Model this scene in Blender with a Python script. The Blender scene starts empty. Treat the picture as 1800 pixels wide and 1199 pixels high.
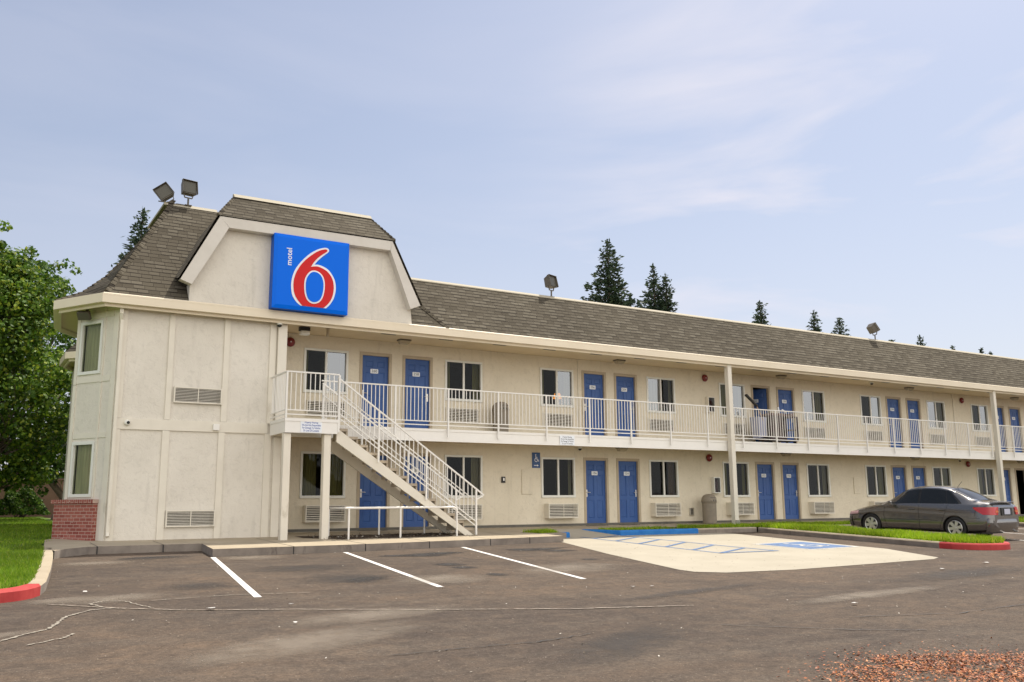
import bpy, bmesh, math, random
import numpy as np
from mathutils import Vector, Matrix, noise
R = math.radians
random.seed(7)
SC = bpy.context.scene
COL = SC.collection

# ------------------------------------------------------------------ helpers
def srgb(r, g, b):
    f = lambda c: (c/255/12.92) if c/255 <= .04045 else ((c/255+.055)/1.055)**2.4
    return (f(r), f(g), f(b), 1)

class MB:
    """collects shapes in world coordinates and links them as ONE mesh object"""
    def __init__(s): s.v = []; s.f = []; s.m = []; s.uv = None
    def add(s, vs, fs, mi=0):
        o = len(s.v); s.v += [tuple(p) for p in vs]; s.f += [tuple(i+o for i in f) for f in fs]; s.m += [mi]*len(fs); return s
    def box(s, x0, x1, y0, y1, z0, z1, mi=0, M=None):
        vs = [Vector((x, y, z)) for x in (x0, x1) for y in (y0, y1) for z in (z0, z1)]
        if M is not None: vs = [M @ v for v in vs]
        return s.add(vs, [(0,1,3,2),(4,6,7,5),(0,4,5,1),(2,3,7,6),(0,2,6,4),(1,5,7,3)], mi)
    def bar(s, a, b, w, d=None, mi=0, up=(0,0,1)):
        a = Vector(a); b = Vector(b); d = d or w; t = (b-a).normalized(); u = Vector(up)
        if abs(t.dot(u)) > .98: u = Vector((0,1,0))
        r = t.cross(u).normalized(); u = r.cross(t).normalized()
        vs = []
        for p in (a, b):
            for i, j in ((-1,-1),(1,-1),(1,1),(-1,1)): vs.append(p + r*(i*w/2) + u*(j*d/2))
        return s.add(vs, [(3,2,1,0),(4,5,6,7),(0,1,5,4),(1,2,6,5),(2,3,7,6),(3,0,4,7)], mi)
    def tube(s, a, b, r0, r1=None, n=10, mi=0, cap=True):
        a = Vector(a); b = Vector(b); r1 = r0 if r1 is None else r1; t = (b-a).normalized()
        u = Vector((0,0,1)) if abs(t.z) < .95 else Vector((0,1,0))
        x = t.cross(u).normalized(); y = x.cross(t)
        vs = [p + x*(math.cos(2*math.pi*i/n)*r) + y*(math.sin(2*math.pi*i/n)*r) for p, r in ((a, r0), (b, r1)) for i in range(n)]
        fs = [(i, (i+1) % n, n+(i+1) % n, n+i) for i in range(n)]
        if cap: fs += [tuple(range(n-1, -1, -1)), tuple(range(n, 2*n))]
        return s.add(vs, fs, mi)
    def path(s, pts, r, n=8, mi=0):
        for a, b in zip(pts[:-1], pts[1:]): s.tube(a, b, r, n=n, mi=mi)
        return s
    def lathe(s, prof, c=(0,0,0), n=20, mi=0, M=None, cap=True):
        c = Vector(c); vs = []
        for r, z in prof:
            for i in range(n):
                p = Vector((r*math.cos(2*math.pi*i/n), r*math.sin(2*math.pi*i/n), z))
                if M is not None: p = M @ p
                vs.append(c+p)
        fs = [(k*n+i, k*n+(i+1) % n, (k+1)*n+(i+1) % n, (k+1)*n+i) for k in range(len(prof)-1) for i in range(n)]
        if cap: fs += [tuple(range(n-1, -1, -1)), tuple((len(prof)-1)*n+i for i in range(n))]
        return s.add(vs, fs, mi)
    def poly(s, pts, mi=0):
        return s.add(pts, [tuple(range(len(pts)))], mi)
    def prism(s, pts, d, mi=0):
        """closed polygon pts extruded by vector d"""
        d = Vector(d); n = len(pts); P = [Vector(p) for p in pts]
        return s.add(P+[p+d for p in P], [tuple(range(n)), tuple(range(2*n-1, n-1, -1))]+[(i, n+i, n+(i+1) % n, (i+1) % n) for i in range(n)], mi)
    def build(s, name, mat, parent=None, smooth=False, bevel=0, fix=True, uvf=None):
        me = bpy.data.meshes.new(name)
        off = Vector((0,0,0))
        if parent is not None: off = world_loc(parent)
        me.from_pydata([tuple(Vector(v)-off) for v in s.v], [], s.f)
        for m in (mat if isinstance(mat, (list, tuple)) else [mat]): me.materials.append(m)
        me.polygons.foreach_set('material_index', s.m)
        if uvf:
            uvl = me.uv_layers.new(name='UVMap')
            for p in me.polygons:
                for li in p.loop_indices:
                    co = Vector(s.v[me.loops[li].vertex_index])
                    uvl.data[li].uv = uvf(co, p)
        if fix:
            bm = bmesh.new(); bm.from_mesh(me); bmesh.ops.recalc_face_normals(bm, faces=bm.faces); bm.to_mesh(me); bm.free()
        if smooth: me.polygons.foreach_set('use_smooth', [True]*len(me.polygons))
        o = bpy.data.objects.new(name, me); COL.objects.link(o)
        if parent is not None: o.parent = parent
        if bevel:
            b = o.modifiers.new('bevel', 'BEVEL'); b.width = bevel; b.segments = 2; b.limit_method = 'ANGLE'
        return o

def world_loc(o):
    l = Vector((0,0,0))
    while o is not None: l = l + Vector(o.location); o = o.parent
    return l
def tag(o, label=None, cat=None, group=None, kind=None):
    if label: o['label'] = label
    if cat: o['category'] = cat
    if group: o['group'] = group
    if kind: o['kind'] = kind
    return o
def empty(name, loc, label, cat, group=None):
    o = bpy.data.objects.new(name, None); COL.objects.link(o); o.location = loc
    o.empty_display_size = .2
    return tag(o, label, cat, group)
def copy_thing(root, loc, label, rotz=None):
    c = root.copy(); COL.objects.link(c); c.location = loc
    if rotz is not None: c.rotation_euler = (0, 0, rotz)
    c['label'] = label
    for ch in list(root.children):
        d = ch.copy(); COL.objects.link(d); d.parent = c
        for g in list(ch.children):
            e = g.copy(); COL.objects.link(e); e.parent = d
    return c
def text_mesh(name, body, size, mat, M, parent, align='CENTER', extrude=.002, sx=1.0, space=1.0, line=1.0, bold=0.0):
    cu = bpy.data.curves.new(name, 'FONT'); cu.body = body; cu.size = size; cu.align_x = align; cu.align_y = 'CENTER'
    cu.extrude = extrude; cu.space_character = space; cu.space_line = line; cu.offset = bold; cu.resolution_u = 3
    t = bpy.data.objects.new('tmp', cu); COL.objects.link(t)
    dg = bpy.context.evaluated_depsgraph_get(); me = bpy.data.meshes.new_from_object(t.evaluated_get(dg))
    bpy.data.objects.remove(t)
    me.transform(Matrix.Diagonal((sx, 1, 1, 1))); me.transform(M)
    off = world_loc(parent) if parent else Vector((0,0,0))
    me.transform(Matrix.Translation(-off))
    me.materials.clear(); me.materials.append(mat); me.name = name
    o = bpy.data.objects.new(name, me); COL.objects.link(o)
    if parent: o.parent = parent
    return o
FACE_FRONT = Matrix.Rotation(R(90), 4, 'X')      # text in XZ plane facing -Y

# ------------------------------------------------------------------ materials
def mat(name, col=(.5,.5,.5,1), rough=.6, metal=0, spec=.5, **k):
    m = bpy.data.materials.new(name); m.use_nodes = True
    b = m.node_tree.nodes['Principled BSDF']
    b.inputs['Base Color'].default_value = col if len(col) == 4 else (*col, 1)
    b.inputs['Roughness'].default_value = rough; b.inputs['Metallic'].default_value = metal
    b.inputs['Specular IOR Level'].default_value = spec
    return m
class NT:
    def __init__(s, m): s.t = m.node_tree; s.n = s.t.nodes; s.l = s.t.links; s.b = s.n['Principled BSDF']
    def node(s, typ, **k):
        n = s.n.new(typ)
        for a, v in k.items():
            if a in n.inputs.keys(): pass
            setattr(n, a, v)
        return n
    def link(s, a, b): s.l.new(a, b)
    def coords(s, kind='Object', scale=(1,1,1)):
        tc = s.node('ShaderNodeTexCoord'); mp = s.node('ShaderNodeMapping'); mp.inputs['Scale'].default_value = scale
        s.link(tc.outputs[kind], mp.inputs['Vector']); return mp.outputs['Vector']
    def noise(s, vec, scale, detail=4, rough=.55, dist=0):
        n = s.node('ShaderNodeTexNoise'); n.inputs['Scale'].default_value = scale; n.inputs['Detail'].default_value = detail
        n.inputs['Roughness'].default_value = rough; n.inputs['Distortion'].default_value = dist
        s.link(vec, n.inputs['Vector']); return n.outputs['Fac']
    def ramp(s, fac, stops):
        r = s.node('ShaderNodeValToRGB'); e = r.color_ramp.elements
        while len(e) < len(stops): e.new(.5)
        for el, (p, c) in zip(e, stops): el.position = p; el.color = c if len(c) == 4 else (*c, 1)
        s.link(fac, r.inputs['Fac']); return r.outputs['Color']
    def mix(s, fac, a, b, mode='MIX'):
        m = s.node('ShaderNodeMix'); m.data_type = 'RGBA'; m.blend_type = mode
        for inp, v in ((0, fac), (6, a), (7, b)):
            if hasattr(v, 'is_output') or hasattr(v, 'links'): s.link(v, m.inputs[inp])
            else: m.inputs[inp].default_value = v
        return m.outputs[2]
    def math(s, op, a, b=None, c=None):
        m = s.node('ShaderNodeMath'); m.operation = op
        for i, v in enumerate((a, b, c)):
            if v is None: continue
            if hasattr(v, 'links'): s.link(v, m.inputs[i])
            else: m.inputs[i].default_value = v
        return m.outputs[0]
    def bump(s, h, strength=.3, dist=.01):
        b = s.node('ShaderNodeBump'); b.inputs['Strength'].default_value = strength; b.inputs['Distance'].default_value = dist
        s.link(h, b.inputs['Height']); s.link(b.outputs['Normal'], s.b.inputs['Normal']); return b
    def color(s, c): s.link(c, s.b.inputs['Base Color'])
g3 = lambda v: (v, v, v, 1)

def noisy(name, c1, c2, scale=3, rough=.7, bump=.0, bscale=60, bdist=.004, spec=.3, dirt=None):
    m = mat(name, c1, rough, spec=spec); t = NT(m); v = t.coords()
    n = t.noise(v, scale, 6, .6); c = t.ramp(n, [(.3, c1), (.7, c2)])
    if dirt:
        n2 = t.noise(t.coords(scale=(1,1,.35)), dirt[0], 8, .7, .5); k = t.ramp(n2, [(dirt[1], g3(0)), (dirt[1]+.15, g3(1))])
        c = t.mix(k, c, dirt[2])
    t.color(c)
    if bump: t.bump(t.noise(v, bscale, 6, .65), bump, bdist)
    return m
def stucco(name, c1, c2):
    m = mat(name, c1, .92, spec=.15); t = NT(m); v = t.coords()
    n = t.noise(v, .9, 6, .6); c = t.ramp(n, [(.3, c1), (.72, c2)])
    n2 = t.noise(v, 7, 5, .7, .6); c = t.mix(t.ramp(n2, [(.52, g3(0)), (.66, g3(.35))]), c, tuple(x*.80 for x in c1[:3])+(1,))
    n4 = t.noise(t.coords(scale=(2.2,2.2,.25)), 2.2, 6, .65); c = t.mix(t.ramp(n4, [(.56, g3(0)), (.72, g3(.35))]), c, tuple(x*.72 for x in c1[:3])+(1,))
    t.color(c)
    # skip-trowel patches: raised flat areas and fine grain
    a = t.ramp(t.noise(v, 9, 5, .6, .8), [(.44, g3(0)), (.5, g3(1))])
    b = t.noise(v, 90, 4, .6)
    h = t.math('ADD', t.math('MULTIPLY', a, .55), t.math('MULTIPLY', b, .45))
    t.bump(h, .55, .006)
    return m
STUCCO = stucco('stucco', (.70,.635,.50,1), (.78,.715,.575,1))
STUCCO2 = stucco('stucco_panel', (.67,.63,.55,1), (.76,.72,.635,1))
CREAM = noisy('cream_paint', (.70,.655,.555,1), (.77,.725,.62,1), 2, .55, .08, 30, .003, .4, (1.6,.62,(.43,.38,.29,1)))
EAVE = noisy('eave_paint', (.75,.66,.50,1), (.81,.72,.56,1), 1.2, .5, .08, 20, .003, .4, (2.4,.66,(.45,.36,.24,1)))
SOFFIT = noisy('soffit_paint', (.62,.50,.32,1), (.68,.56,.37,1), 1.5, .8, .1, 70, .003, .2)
WHITE = noisy('white_paint', (.80,.78,.73,1), (.84,.82,.77,1), 3, .45, .05, 40, .002, .4, (5,.68,(.5,.42,.32,1)))
FLASH = mat('roof_edge_paint', (.40,.36,.27,1), .8)
VINYL = mat('white_vinyl', (.76,.76,.70,1), .4)
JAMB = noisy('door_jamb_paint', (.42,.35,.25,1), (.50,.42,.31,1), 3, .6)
BLACK = mat('black_rubber', (.015,.015,.015,1), .6)
DARKM = noisy('dark_metal', (.09,.085,.07,1), (.13,.12,.10,1), 6, .5, spec=.5)
BRONZE = noisy('bronze_lamp_housing', (.10,.09,.07,1), (.15,.13,.10,1), 8, .45)
LENS = mat('lamp_lens', (.10,.095,.075,1), .3, spec=.3)
STEEL = mat('brushed_steel', (.62,.60,.56,1), .3, 1)
RED = noisy('alarm_red', (.16,.012,.012,1), (.21,.018,.016,1), 9, .35, spec=.5)
INTER = mat('room_interior', (.035,.028,.02,1), .9)
BINM = noisy('bin_plastic', (.24,.21,.165,1), (.29,.25,.195,1), 8, .7, .3, 120, .004)
DIRT = noisy('planter_soil', (.035,.024,.016,1), (.075,.052,.035,1), 14, .95, .8, 30, .03)

def blue_door():
    m = mat('blue_door_paint', (.03,.095,.31,1), .42, spec=.4); t = NT(m); v = t.coords()
    n = t.noise(v, 1.7, 6, .6); t.color(t.ramp(n, [(.3, (.026,.082,.275,1)), (.7, (.042,.112,.33,1))]))
    t.bump(t.noise(v, 60, 4), .06, .003); return m
BLUE = blue_door()
SIGNBLUE = mat('sign_blue', (.0,.15,.82,1), .35, spec=.12)
SIGNBLUE2 = mat('sign_blue_edge', (.0,.09,.50,1), .4, spec=.15)
SIGNRED = mat('sign_red', (.62,.02,.022,1), .35, spec=.15)
SIGNWHITE = mat('sign_white', (.82,.84,.86,1), .3)
HCBLUE = mat('access_sign_blue', (.02,.075,.22,1), .4)
INK = mat('printed_ink', (.05,.10,.38,1), .6)
INKB = mat('black_ink', (.03,.03,.03,1), .6)
CARD = mat('notice_board', (.80,.84,.88,1), .5)

def glass(name, refl, tint=(.82,.86,.84,1), rough=.0):
    m = bpy.data.materials.new(name); m.use_nodes = True; nt = m.node_tree; nt.nodes.clear()
    o = nt.nodes.new('ShaderNodeOutputMaterial'); mx = nt.nodes.new('ShaderNodeMixShader'); tr = nt.nodes.new('ShaderNodeBsdfTransparent')
    gl = nt.nodes.new('ShaderNodeBsdfGlossy'); fr = nt.nodes.new('ShaderNodeFresnel'); ad = nt.nodes.new('ShaderNodeMath'); ad.operation = 'ADD'; ad.use_clamp = True
    fr.inputs['IOR'].default_value = 1.27; ad.inputs[1].default_value = refl
    tr.inputs['Color'].default_value = tint; gl.inputs['Roughness'].default_value = rough; gl.inputs['Color'].default_value = (.9,.95,1,1)
    tc = nt.nodes.new('ShaderNodeTexCoord'); nz = nt.nodes.new('ShaderNodeTexNoise'); nz.inputs['Scale'].default_value = 1.2
    bp = nt.nodes.new('ShaderNodeBump'); bp.inputs['Strength'].default_value = .12; bp.inputs['Distance'].default_value = .02
    nt.links.new(tc.outputs['Object'], nz.inputs['Vector']); nt.links.new(nz.outputs['Fac'], bp.inputs['Height']); nt.links.new(bp.outputs['Normal'], gl.inputs['Normal'])
    nt.links.new(fr.outputs[0], ad.inputs[0]); nt.links.new(ad.outputs[0], mx.inputs['Fac']); nt.links.new(tr.outputs[0], mx.inputs[1]); nt.links.new(gl.outputs[0], mx.inputs[2])
    nt.links.new(mx.outputs[0], o.inputs['Surface']); return m
GLASS = glass('window_glass', .0, (.62,.64,.60,1))
GLASSR = glass('window_glass_coated', .22, (.45,.5,.5,1))
SCREEN = glass('insect_screen', .0, (.42,.42,.42,1), .6)
def curtain_mat(name, c):
    m = mat(name, c, .9); t = NT(m); v = t.coords(scale=(1,1,.05)); t.color(t.ramp(t.noise(v, 22, 3), [(.35, tuple(x*.75 for x in c[:3])+(1,)), (.65, c)])); return m
CURT = [curtain_mat('olive_curtain', (.27,.25,.09,1)), curtain_mat('cream_curtain', (.34,.31,.19,1)), curtain_mat('brown_curtain', (.14,.085,.05,1))]
CURTW = curtain_mat('pale_olive_curtain', (.78,.78,.48,1))
CURTR = curtain_mat('red_curtain', (.85,.14,.06,1))

def shingles():
    m = mat('asphalt_shingles', (.16,.14,.11,1), .95, spec=.1); t = NT(m)
    uv = t.node('ShaderNodeUVMap').outputs['UV']; sp = t.node('ShaderNodeSeparateXYZ'); t.link(uv, sp.inputs[0])
    u, v = sp.outputs['X'], sp.outputs['Y']
    wob = t.math('MULTIPLY', t.math('SUBTRACT', t.noise(uv, .8, 3), .5), .035)
    vr = t.math('DIVIDE', t.math('ADD', v, wob), .145); row = t.math('FLOOR', vr); fr = t.math('FRACT', vr)
    wn = t.node('ShaderNodeTexWhiteNoise'); wn.noise_dimensions = '1D'; t.link(row, wn.inputs['W'])
    uu = t.math('ADD', t.math('DIVIDE', u, .24), t.math('MULTIPLY', wn.outputs['Value'], 7.3)); cell = t.math('FLOOR', uu); fu = t.math('FRACT', uu)
    cb = t.node('ShaderNodeCombineXYZ'); t.link(cell, cb.inputs[0]); t.link(row, cb.inputs[1])
    w2 = t.node('ShaderNodeTexWhiteNoise'); w2.noise_dimensions = '2D'; t.link(cb.outputs[0], w2.inputs['Vector'])
    c = t.ramp(w2.outputs['Value'], [(0, (.072,.063,.048,1)), (.35, (.096,.085,.066,1)), (.7, (.112,.100,.079,1)), (1, (.138,.125,.100,1))])
    big = t.ramp(t.noise(uv, .35, 5, .6), [(.3, (.80,.78,.74,1)), (.7, (1.12,1.10,1.04,1))]); c = t.mix(1.0, c, big, 'MULTIPLY')
    gr = t.ramp(t.noise(uv, 110, 3), [(.3, g3(.72)), (.7, g3(1.25))]); c = t.mix(1.0, c, gr, 'MULTIPLY')
    # lap shadow painted dark along each course's butt edge, width varying by tab
    edge = t.math('LESS_THAN', fr, t.math('ADD', t.math('MULTIPLY', w2.outputs['Value'], .24), .06))
    slot = t.math('LESS_THAN', fu, .05); lines = t.math('MAXIMUM', edge, t.math('MULTIPLY', slot, .5))
    c = t.mix(t.math('MULTIPLY', lines, .92), c, (.022,.018,.014,1)); t.color(c)
    h = t.math('SUBTRACT', 1.0, fr); h = t.math('ADD', h, t.math('MULTIPLY', w2.outputs['Value'], .35)); h = t.math('SUBTRACT', h, t.math('MULTIPLY', lines, .8))
    t.bump(h, .9, .02); return m
SHINGLE = shingles()

def brick_mat():
    m = mat('red_brick', (.3,.08,.05,1), .9); t = NT(m)
    uv = t.node('ShaderNodeUVMap').outputs['UV']; b = t.node('ShaderNodeTexBrick'); t.link(uv, b.inputs['Vector'])
    b.inputs['Scale'].default_value = 1; b.inputs['Brick Width'].default_value = .20; b.inputs['Row Height'].default_value = .072; b.inputs['Mortar Size'].default_value = .006
    b.inputs['Color1'].default_value = (.25,.060,.045,1); b.inputs['Color2'].default_value = (.36,.115,.085,1); b.inputs['Mortar'].default_value = (.50,.36,.30,1)
    n = t.noise(t.coords(scale=(1,1,1.6)), 9, 6, .75, .4); k = t.ramp(n, [(.60, g3(0)), (.66, g3(.8))])
    t.color(t.mix(k, b.outputs['Color'], (.55,.48,.40,1))); t.bump(b.outputs['Fac'], -.6, .008) if False else None
    inv = t.math('SUBTRACT', 1.0, b.outputs['Fac']); t.bump(t.math('ADD', inv, t.math('MULTIPLY', t.noise(t.coords(), 60, 4), .4)), .6, .008); return m
BRICK = brick_mat()

def asphalt():
    m = mat('worn_asphalt', (.09,.08,.07,1), .95, spec=.2); t = NT(m); v = t.coords()
    big = t.ramp(t.noise(v, .22, 7, .62, .4), [(.30, (.060,.047,.039,1)), (.50, (.088,.067,.051,1)), (.72, (.134,.096,.067,1))])
    st = t.ramp(t.noise(t.coords(scale=(.5,2.2,1)), .8, 6, .65, 1.0), [(.46, g3(0)), (.68, g3(.55))]); c = t.mix(st, big, (.112,.090,.070,1))
    dk = t.ramp(t.noise(t.coords(scale=(1,1,1)), 1.1, 8, .75, .8), [(.63, g3(0)), (.74, g3(.55))]); c = t.mix(dk, c, (.045,.041,.038,1))
    md = t.noise(v, 3.2, 8, .7, .6); c = t.mix(1.0, c, t.ramp(md, [(.3, (.74,.75,.77,1)), (.5, g3(1)), (.72, (1.28,1.22,1.14,1))]), 'MULTIPLY')
    fg = t.noise(v, 17, 4, .8); c = t.mix(1.0, c, t.ramp(fg, [(.32, g3(.72)), (.5, g3(1)), (.68, g3(1.28))]), 'MULTIPLY')
    gr = t.noise(v, 55, 5, .85); c = t.mix(1.0, c, t.ramp(gr, [(.25, g3(.5)), (.5, g3(1.0)), (.75, g3(1.75))]), 'MULTIPLY')
    vo = t.node('ShaderNodeTexVoronoi'); vo.inputs['Scale'].default_value = 34; t.link(v, vo.inputs['Vector'])
    sp = t.math('LESS_THAN', vo.outputs['Distance'], .16); w = t.node('ShaderNodeTexWhiteNoise'); t.link(vo.outputs['Position'], w.inputs['Vector'])
    k = t.math('MULTIPLY', sp, t.math('GREATER_THAN', w.outputs['Value'], .80)); c = t.mix(t.math('MULTIPLY', k, .8), c, (.30,.27,.23,1))
    t.color(c); t.bump(t.math('ADD', t.noise(v, 70, 4, .8), t.math('MULTIPLY', t.noise(v, 1.5, 4), 2.0)), .5, .008); return m
ASPHALT = asphalt()
def stain(name, c):
    m = mat(name, c, .8); nt = m.node_tree; t = NT(m)
    uv = t.node('ShaderNodeUVMap').outputs['UV']; ln = t.node('ShaderNodeVectorMath'); ln.operation = 'LENGTH'; t.link(uv, ln.inputs[0])
    f = t.math('SUBTRACT', 1.05, ln.outputs['Value']); f = t.math('ADD', f, t.math('MULTIPLY', t.math('SUBTRACT', t.noise(t.coords(), 2.6, 8, .75), .5), 2.2))
    a = t.math('MULTIPLY', t.math('MINIMUM', t.math('MAXIMUM', f, 0.0), 1.0), .92 if 'oil' in name else .55); edge = t.math('MINIMUM', t.math('MULTIPLY', t.math('MAXIMUM', t.math('SUBTRACT', 1.0, ln.outputs['Value']), 0.0), 3.0), 1.0)
    t.link(t.math('MULTIPLY', a, edge), t.b.inputs['Alpha']); return m
OIL = stain('oil_stain', (.018,.015,.014,1)); DUST = stain('pale_dust', (.26,.215,.165,1)); LEAK = stain('dark_patch', (.04,.034,.03,1))
CONC = noisy('sidewalk_concrete', (.36,.30,.215,1), (.44,.375,.275,1), 1.3, .9, .3, 80, .004, .2, (2.2,.60,(.36,.29,.21,1)))
PAD = noisy('pale_concrete', (.36,.325,.255,1), (.43,.39,.31,1), .8, .9, .25, 80, .003, .2, (1.4,.64,(.55,.46,.34,1)))
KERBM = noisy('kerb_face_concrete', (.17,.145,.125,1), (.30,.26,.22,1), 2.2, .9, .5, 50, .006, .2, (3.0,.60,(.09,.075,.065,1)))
REDP = noisy('red_kerb_paint', (.38,.035,.035,1), (.48,.06,.055,1), 3, .7, .3, 40, .004, .3, (5,.63,(.25,.12,.1,1)))
BLUEP = noisy('blue_kerb_paint', (.012,.13,.42,1), (.03,.20,.52,1), 4, .65, .3, 40, .004)
def worn_paint(name, c, lo=.60):
    m = mat(name, c, .75); t = NT(m); v = t.coords(); n = t.noise(v, 14, 8, .75)
    t.link(t.ramp(n, [(lo, g3(1)), (lo+.1, g3(.15))]), t.b.inputs['Alpha']); t.color(t.ramp(t.noise(v, 2, 4), [(.3, tuple(x*.86 for x in c[:3])+(1,)), (.7, c)])); return m
LINE = worn_paint('white_line_paint', (.74,.72,.68,1), .64)
BLUELINE = worn_paint('blue_line_paint', (.09,.17,.34,1), .55)
WHITELINE = worn_paint('white_symbol_paint', (.55,.54,.50,1), .56)
SEAM = worn_paint('pale_grit', (.27,.225,.175,1), .52)
CRACKM = worn_paint('crack_filler', (.34,.30,.24,1), .52)

def leafmat(name, stops, transl=.35):
    m = mat(name, (.05,.12,.02,1), .55, spec=.3); t = NT(m); g = t.node('ShaderNodeNewGeometry')
    c = t.ramp(g.outputs['Random Per Island'], stops); big = t.ramp(t.noise(t.coords(), .45, 3), [(.35, g3(.75)), (.65, g3(1.3))]); c = t.mix(1.0, c, big, 'MULTIPLY'); t.color(c)
    nt = m.node_tree; tr = nt.nodes.new('ShaderNodeBsdfTranslucent'); mx = nt.nodes.new('ShaderNodeMixShader'); mx.inputs[0].default_value = transl
    nt.links.new(c, tr.inputs['Color']); nt.links.new(t.b.outputs[0], mx.inputs[1]); nt.links.new(tr.outputs[0], mx.inputs[2]); nt.links.new(mx.outputs[0], nt.nodes['Material Output'].inputs[0]); return m
LEAF = leafmat('maple_leaves', [(0, (.035,.085,.010,1)), (.5, (.085,.165,.014,1)), (.85, (.17,.26,.020,1)), (1, (.34,.37,.04,1))])
LEAF2 = leafmat('dark_leaves', [(0, (.03,.075,.012,1)), (.6, (.065,.13,.018,1)), (1, (.13,.20,.025,1))])
NEEDLE = leafmat('conifer_needles', [(0, (.024,.044,.024,1)), (.6, (.045,.072,.038,1)), (1, (.085,.115,.058,1))], .15)
GRASS = leafmat('grass_blades', [(0, (.15,.25,.012,1)), (.5, (.25,.38,.014,1)), (.9, (.34,.45,.02,1)), (1, (.45,.42,.10,1))], .4)
GRASSD = leafmat('lawn_blades', [(0, (.10,.19,.012,1)), (.6, (.17,.29,.014,1)), (.93, (.26,.36,.02,1)), (1, (.38,.33,.10,1))], .35)
TURF = noisy('turf_soil', (.07,.12,.012,1), (.11,.17,.016,1), 9, .95, .6, 60, .02)
BARK = noisy('bark', (.10,.075,.055,1), (.19,.15,.115,1), 9, .95, .7, 30, .02)
WALLB = noisy('brown_masonry', (.20,.12,.085,1), (.26,.165,.12,1), 1.2, .9, .3, 20, .01)
HILL = noisy('far_ground', (.09,.10,.05,1), (.16,.15,.08,1), .05, 1)

# ------------------------------------------------------------------ ground
def zl(y): return -.1625+.0318*max(y, -30)
def lawn_z(y): return zl(y)+.14 if y < -2 else zl(-2)+.14+.0125*(min(y, 60)+2)
def struct(o): o['kind'] = 'structure'; return o

m = MB()
xs = [-300,-60,60,400]; ys = [-300,-60,-30,-20,-10,-1.0]
for i in range(len(xs)-1):
    for j in range(len(ys)-1):
        m.poly([(x, y, zl(y)) for x, y in ((xs[i],ys[j]),(xs[i+1],ys[j]),(xs[i+1],ys[j+1]),(xs[i],ys[j+1]))])
struct(m.build('parking_lot', ASPHALT, fix=False))
m = MB()
ys = [-1.2,6,14,26,60,900]
for j in range(len(ys)-1):
    m.poly([(-900, ys[j], lawn_z(ys[j])-.06), (900, ys[j], lawn_z(ys[j])-.06), (900, ys[j+1], lawn_z(ys[j+1])-.06), (-900, ys[j+1], lawn_z(ys[j+1])-.06)])
struct(m.build('ground', HILL, fix=False))
# left lawn: in front of and beside the building
LAWN = [(-.44,-3.05),(-.62,-5.2),(-.82,-7.3),(-1.02,-9.1),(-1.12,-9.6),(-1.45,-10.05),(-2.2,-10.35),(-8,-10.5),(-60,-10.5)]
m = MB()
m.poly([(-60,-10.5,lawn_z(-10.5))]+[(x,y,lawn_z(y)) for x,y in LAWN[::-1][1:]]+[(-60,-3.05,lawn_z(-3.05))])
m.poly([(-60,-3.05,lawn_z(-3.05)),(-.44,-3.05,lawn_z(-3.05)),(-.44,-2,lawn_z(-2)),(-60,-2,lawn_z(-2))])
m.poly([(-60,-2,lawn_z(-2)),(-.44,-2,lawn_z(-2)),(0,-.3,lawn_z(-.3)),(1.6,2,lawn_z(2)),(1.6,26,lawn_z(26)),(-60,26,lawn_z(26))])
struct(m.build('lawn', TURF, fix=False))

def ribbon(pts, w, zf, dz, mi=0, m=None, vary=False):
    m = m or MB(); P = [Vector((x, y, 0)) for x, y in pts]; L = []; 
    for i, p in enumerate(P):
        t = (P[min(i+1, len(P)-1)]-P[max(i-1, 0)]).normalized(); n = Vector((-t.y, t.x, 0))*(random.uniform(.35,1.5) if vary else 1); L.append((p+n*w/2, p-n*w/2))
    for (a, b), (c, d) in zip(L[:-1], L[1:]): m.poly([(q.x, q.y, zf(q.y)+dz) for q in (a, b, d, c)], mi)
    return m
def kerb(pts, w, side, mats, name='kerb', h=.15, split=None):
    """kerb with real step: pts run along the traffic-side bottom edge"""
    if REDP in mats:
        for _ in range(2):
            q = [pts[0]]
            for a, b in zip(pts[:-1], pts[1:]): q += [(a[0]*.75+b[0]*.25, a[1]*.75+b[1]*.25), (a[0]*.25+b[0]*.75, a[1]*.25+b[1]*.75)]
            pts = q+[pts[-1]]
    P = [Vector((x, y, 0)) for x, y in pts]; m = MB(); O = []
    for i, p in enumerate(P):
        t = (P[min(i+1, len(P)-1)]-P[max(i-1, 0)]).normalized(); n = Vector((-t.y, t.x, 0))*side; O.append((p, p+n*.025, p+n*w))
    rings = [[(a.x,a.y,zl(a.y)-.1),(a.x,a.y,zl(a.y)+h-.03),(b.x,b.y,zl(b.y)+h),(c.x,c.y,zl(c.y)+h),(c.x,c.y,zl(c.y)-.1)] for a,b,c in O]
    for i in range(len(rings)-1):
        for k in range(4):
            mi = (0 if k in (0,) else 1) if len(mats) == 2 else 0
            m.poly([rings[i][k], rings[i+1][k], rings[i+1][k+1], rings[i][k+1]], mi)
    m.poly(rings[0]); m.poly(rings[-1]); return struct(m.build(name, mats))
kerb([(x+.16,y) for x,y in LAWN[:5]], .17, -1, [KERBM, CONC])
kerb([(-.96,-9.6),(-1.1,-9.95),(-1.4,-10.2),(-2.2,-10.5),(-8,-10.66),(-40,-10.66)], .17, -1, [REDP])
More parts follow.
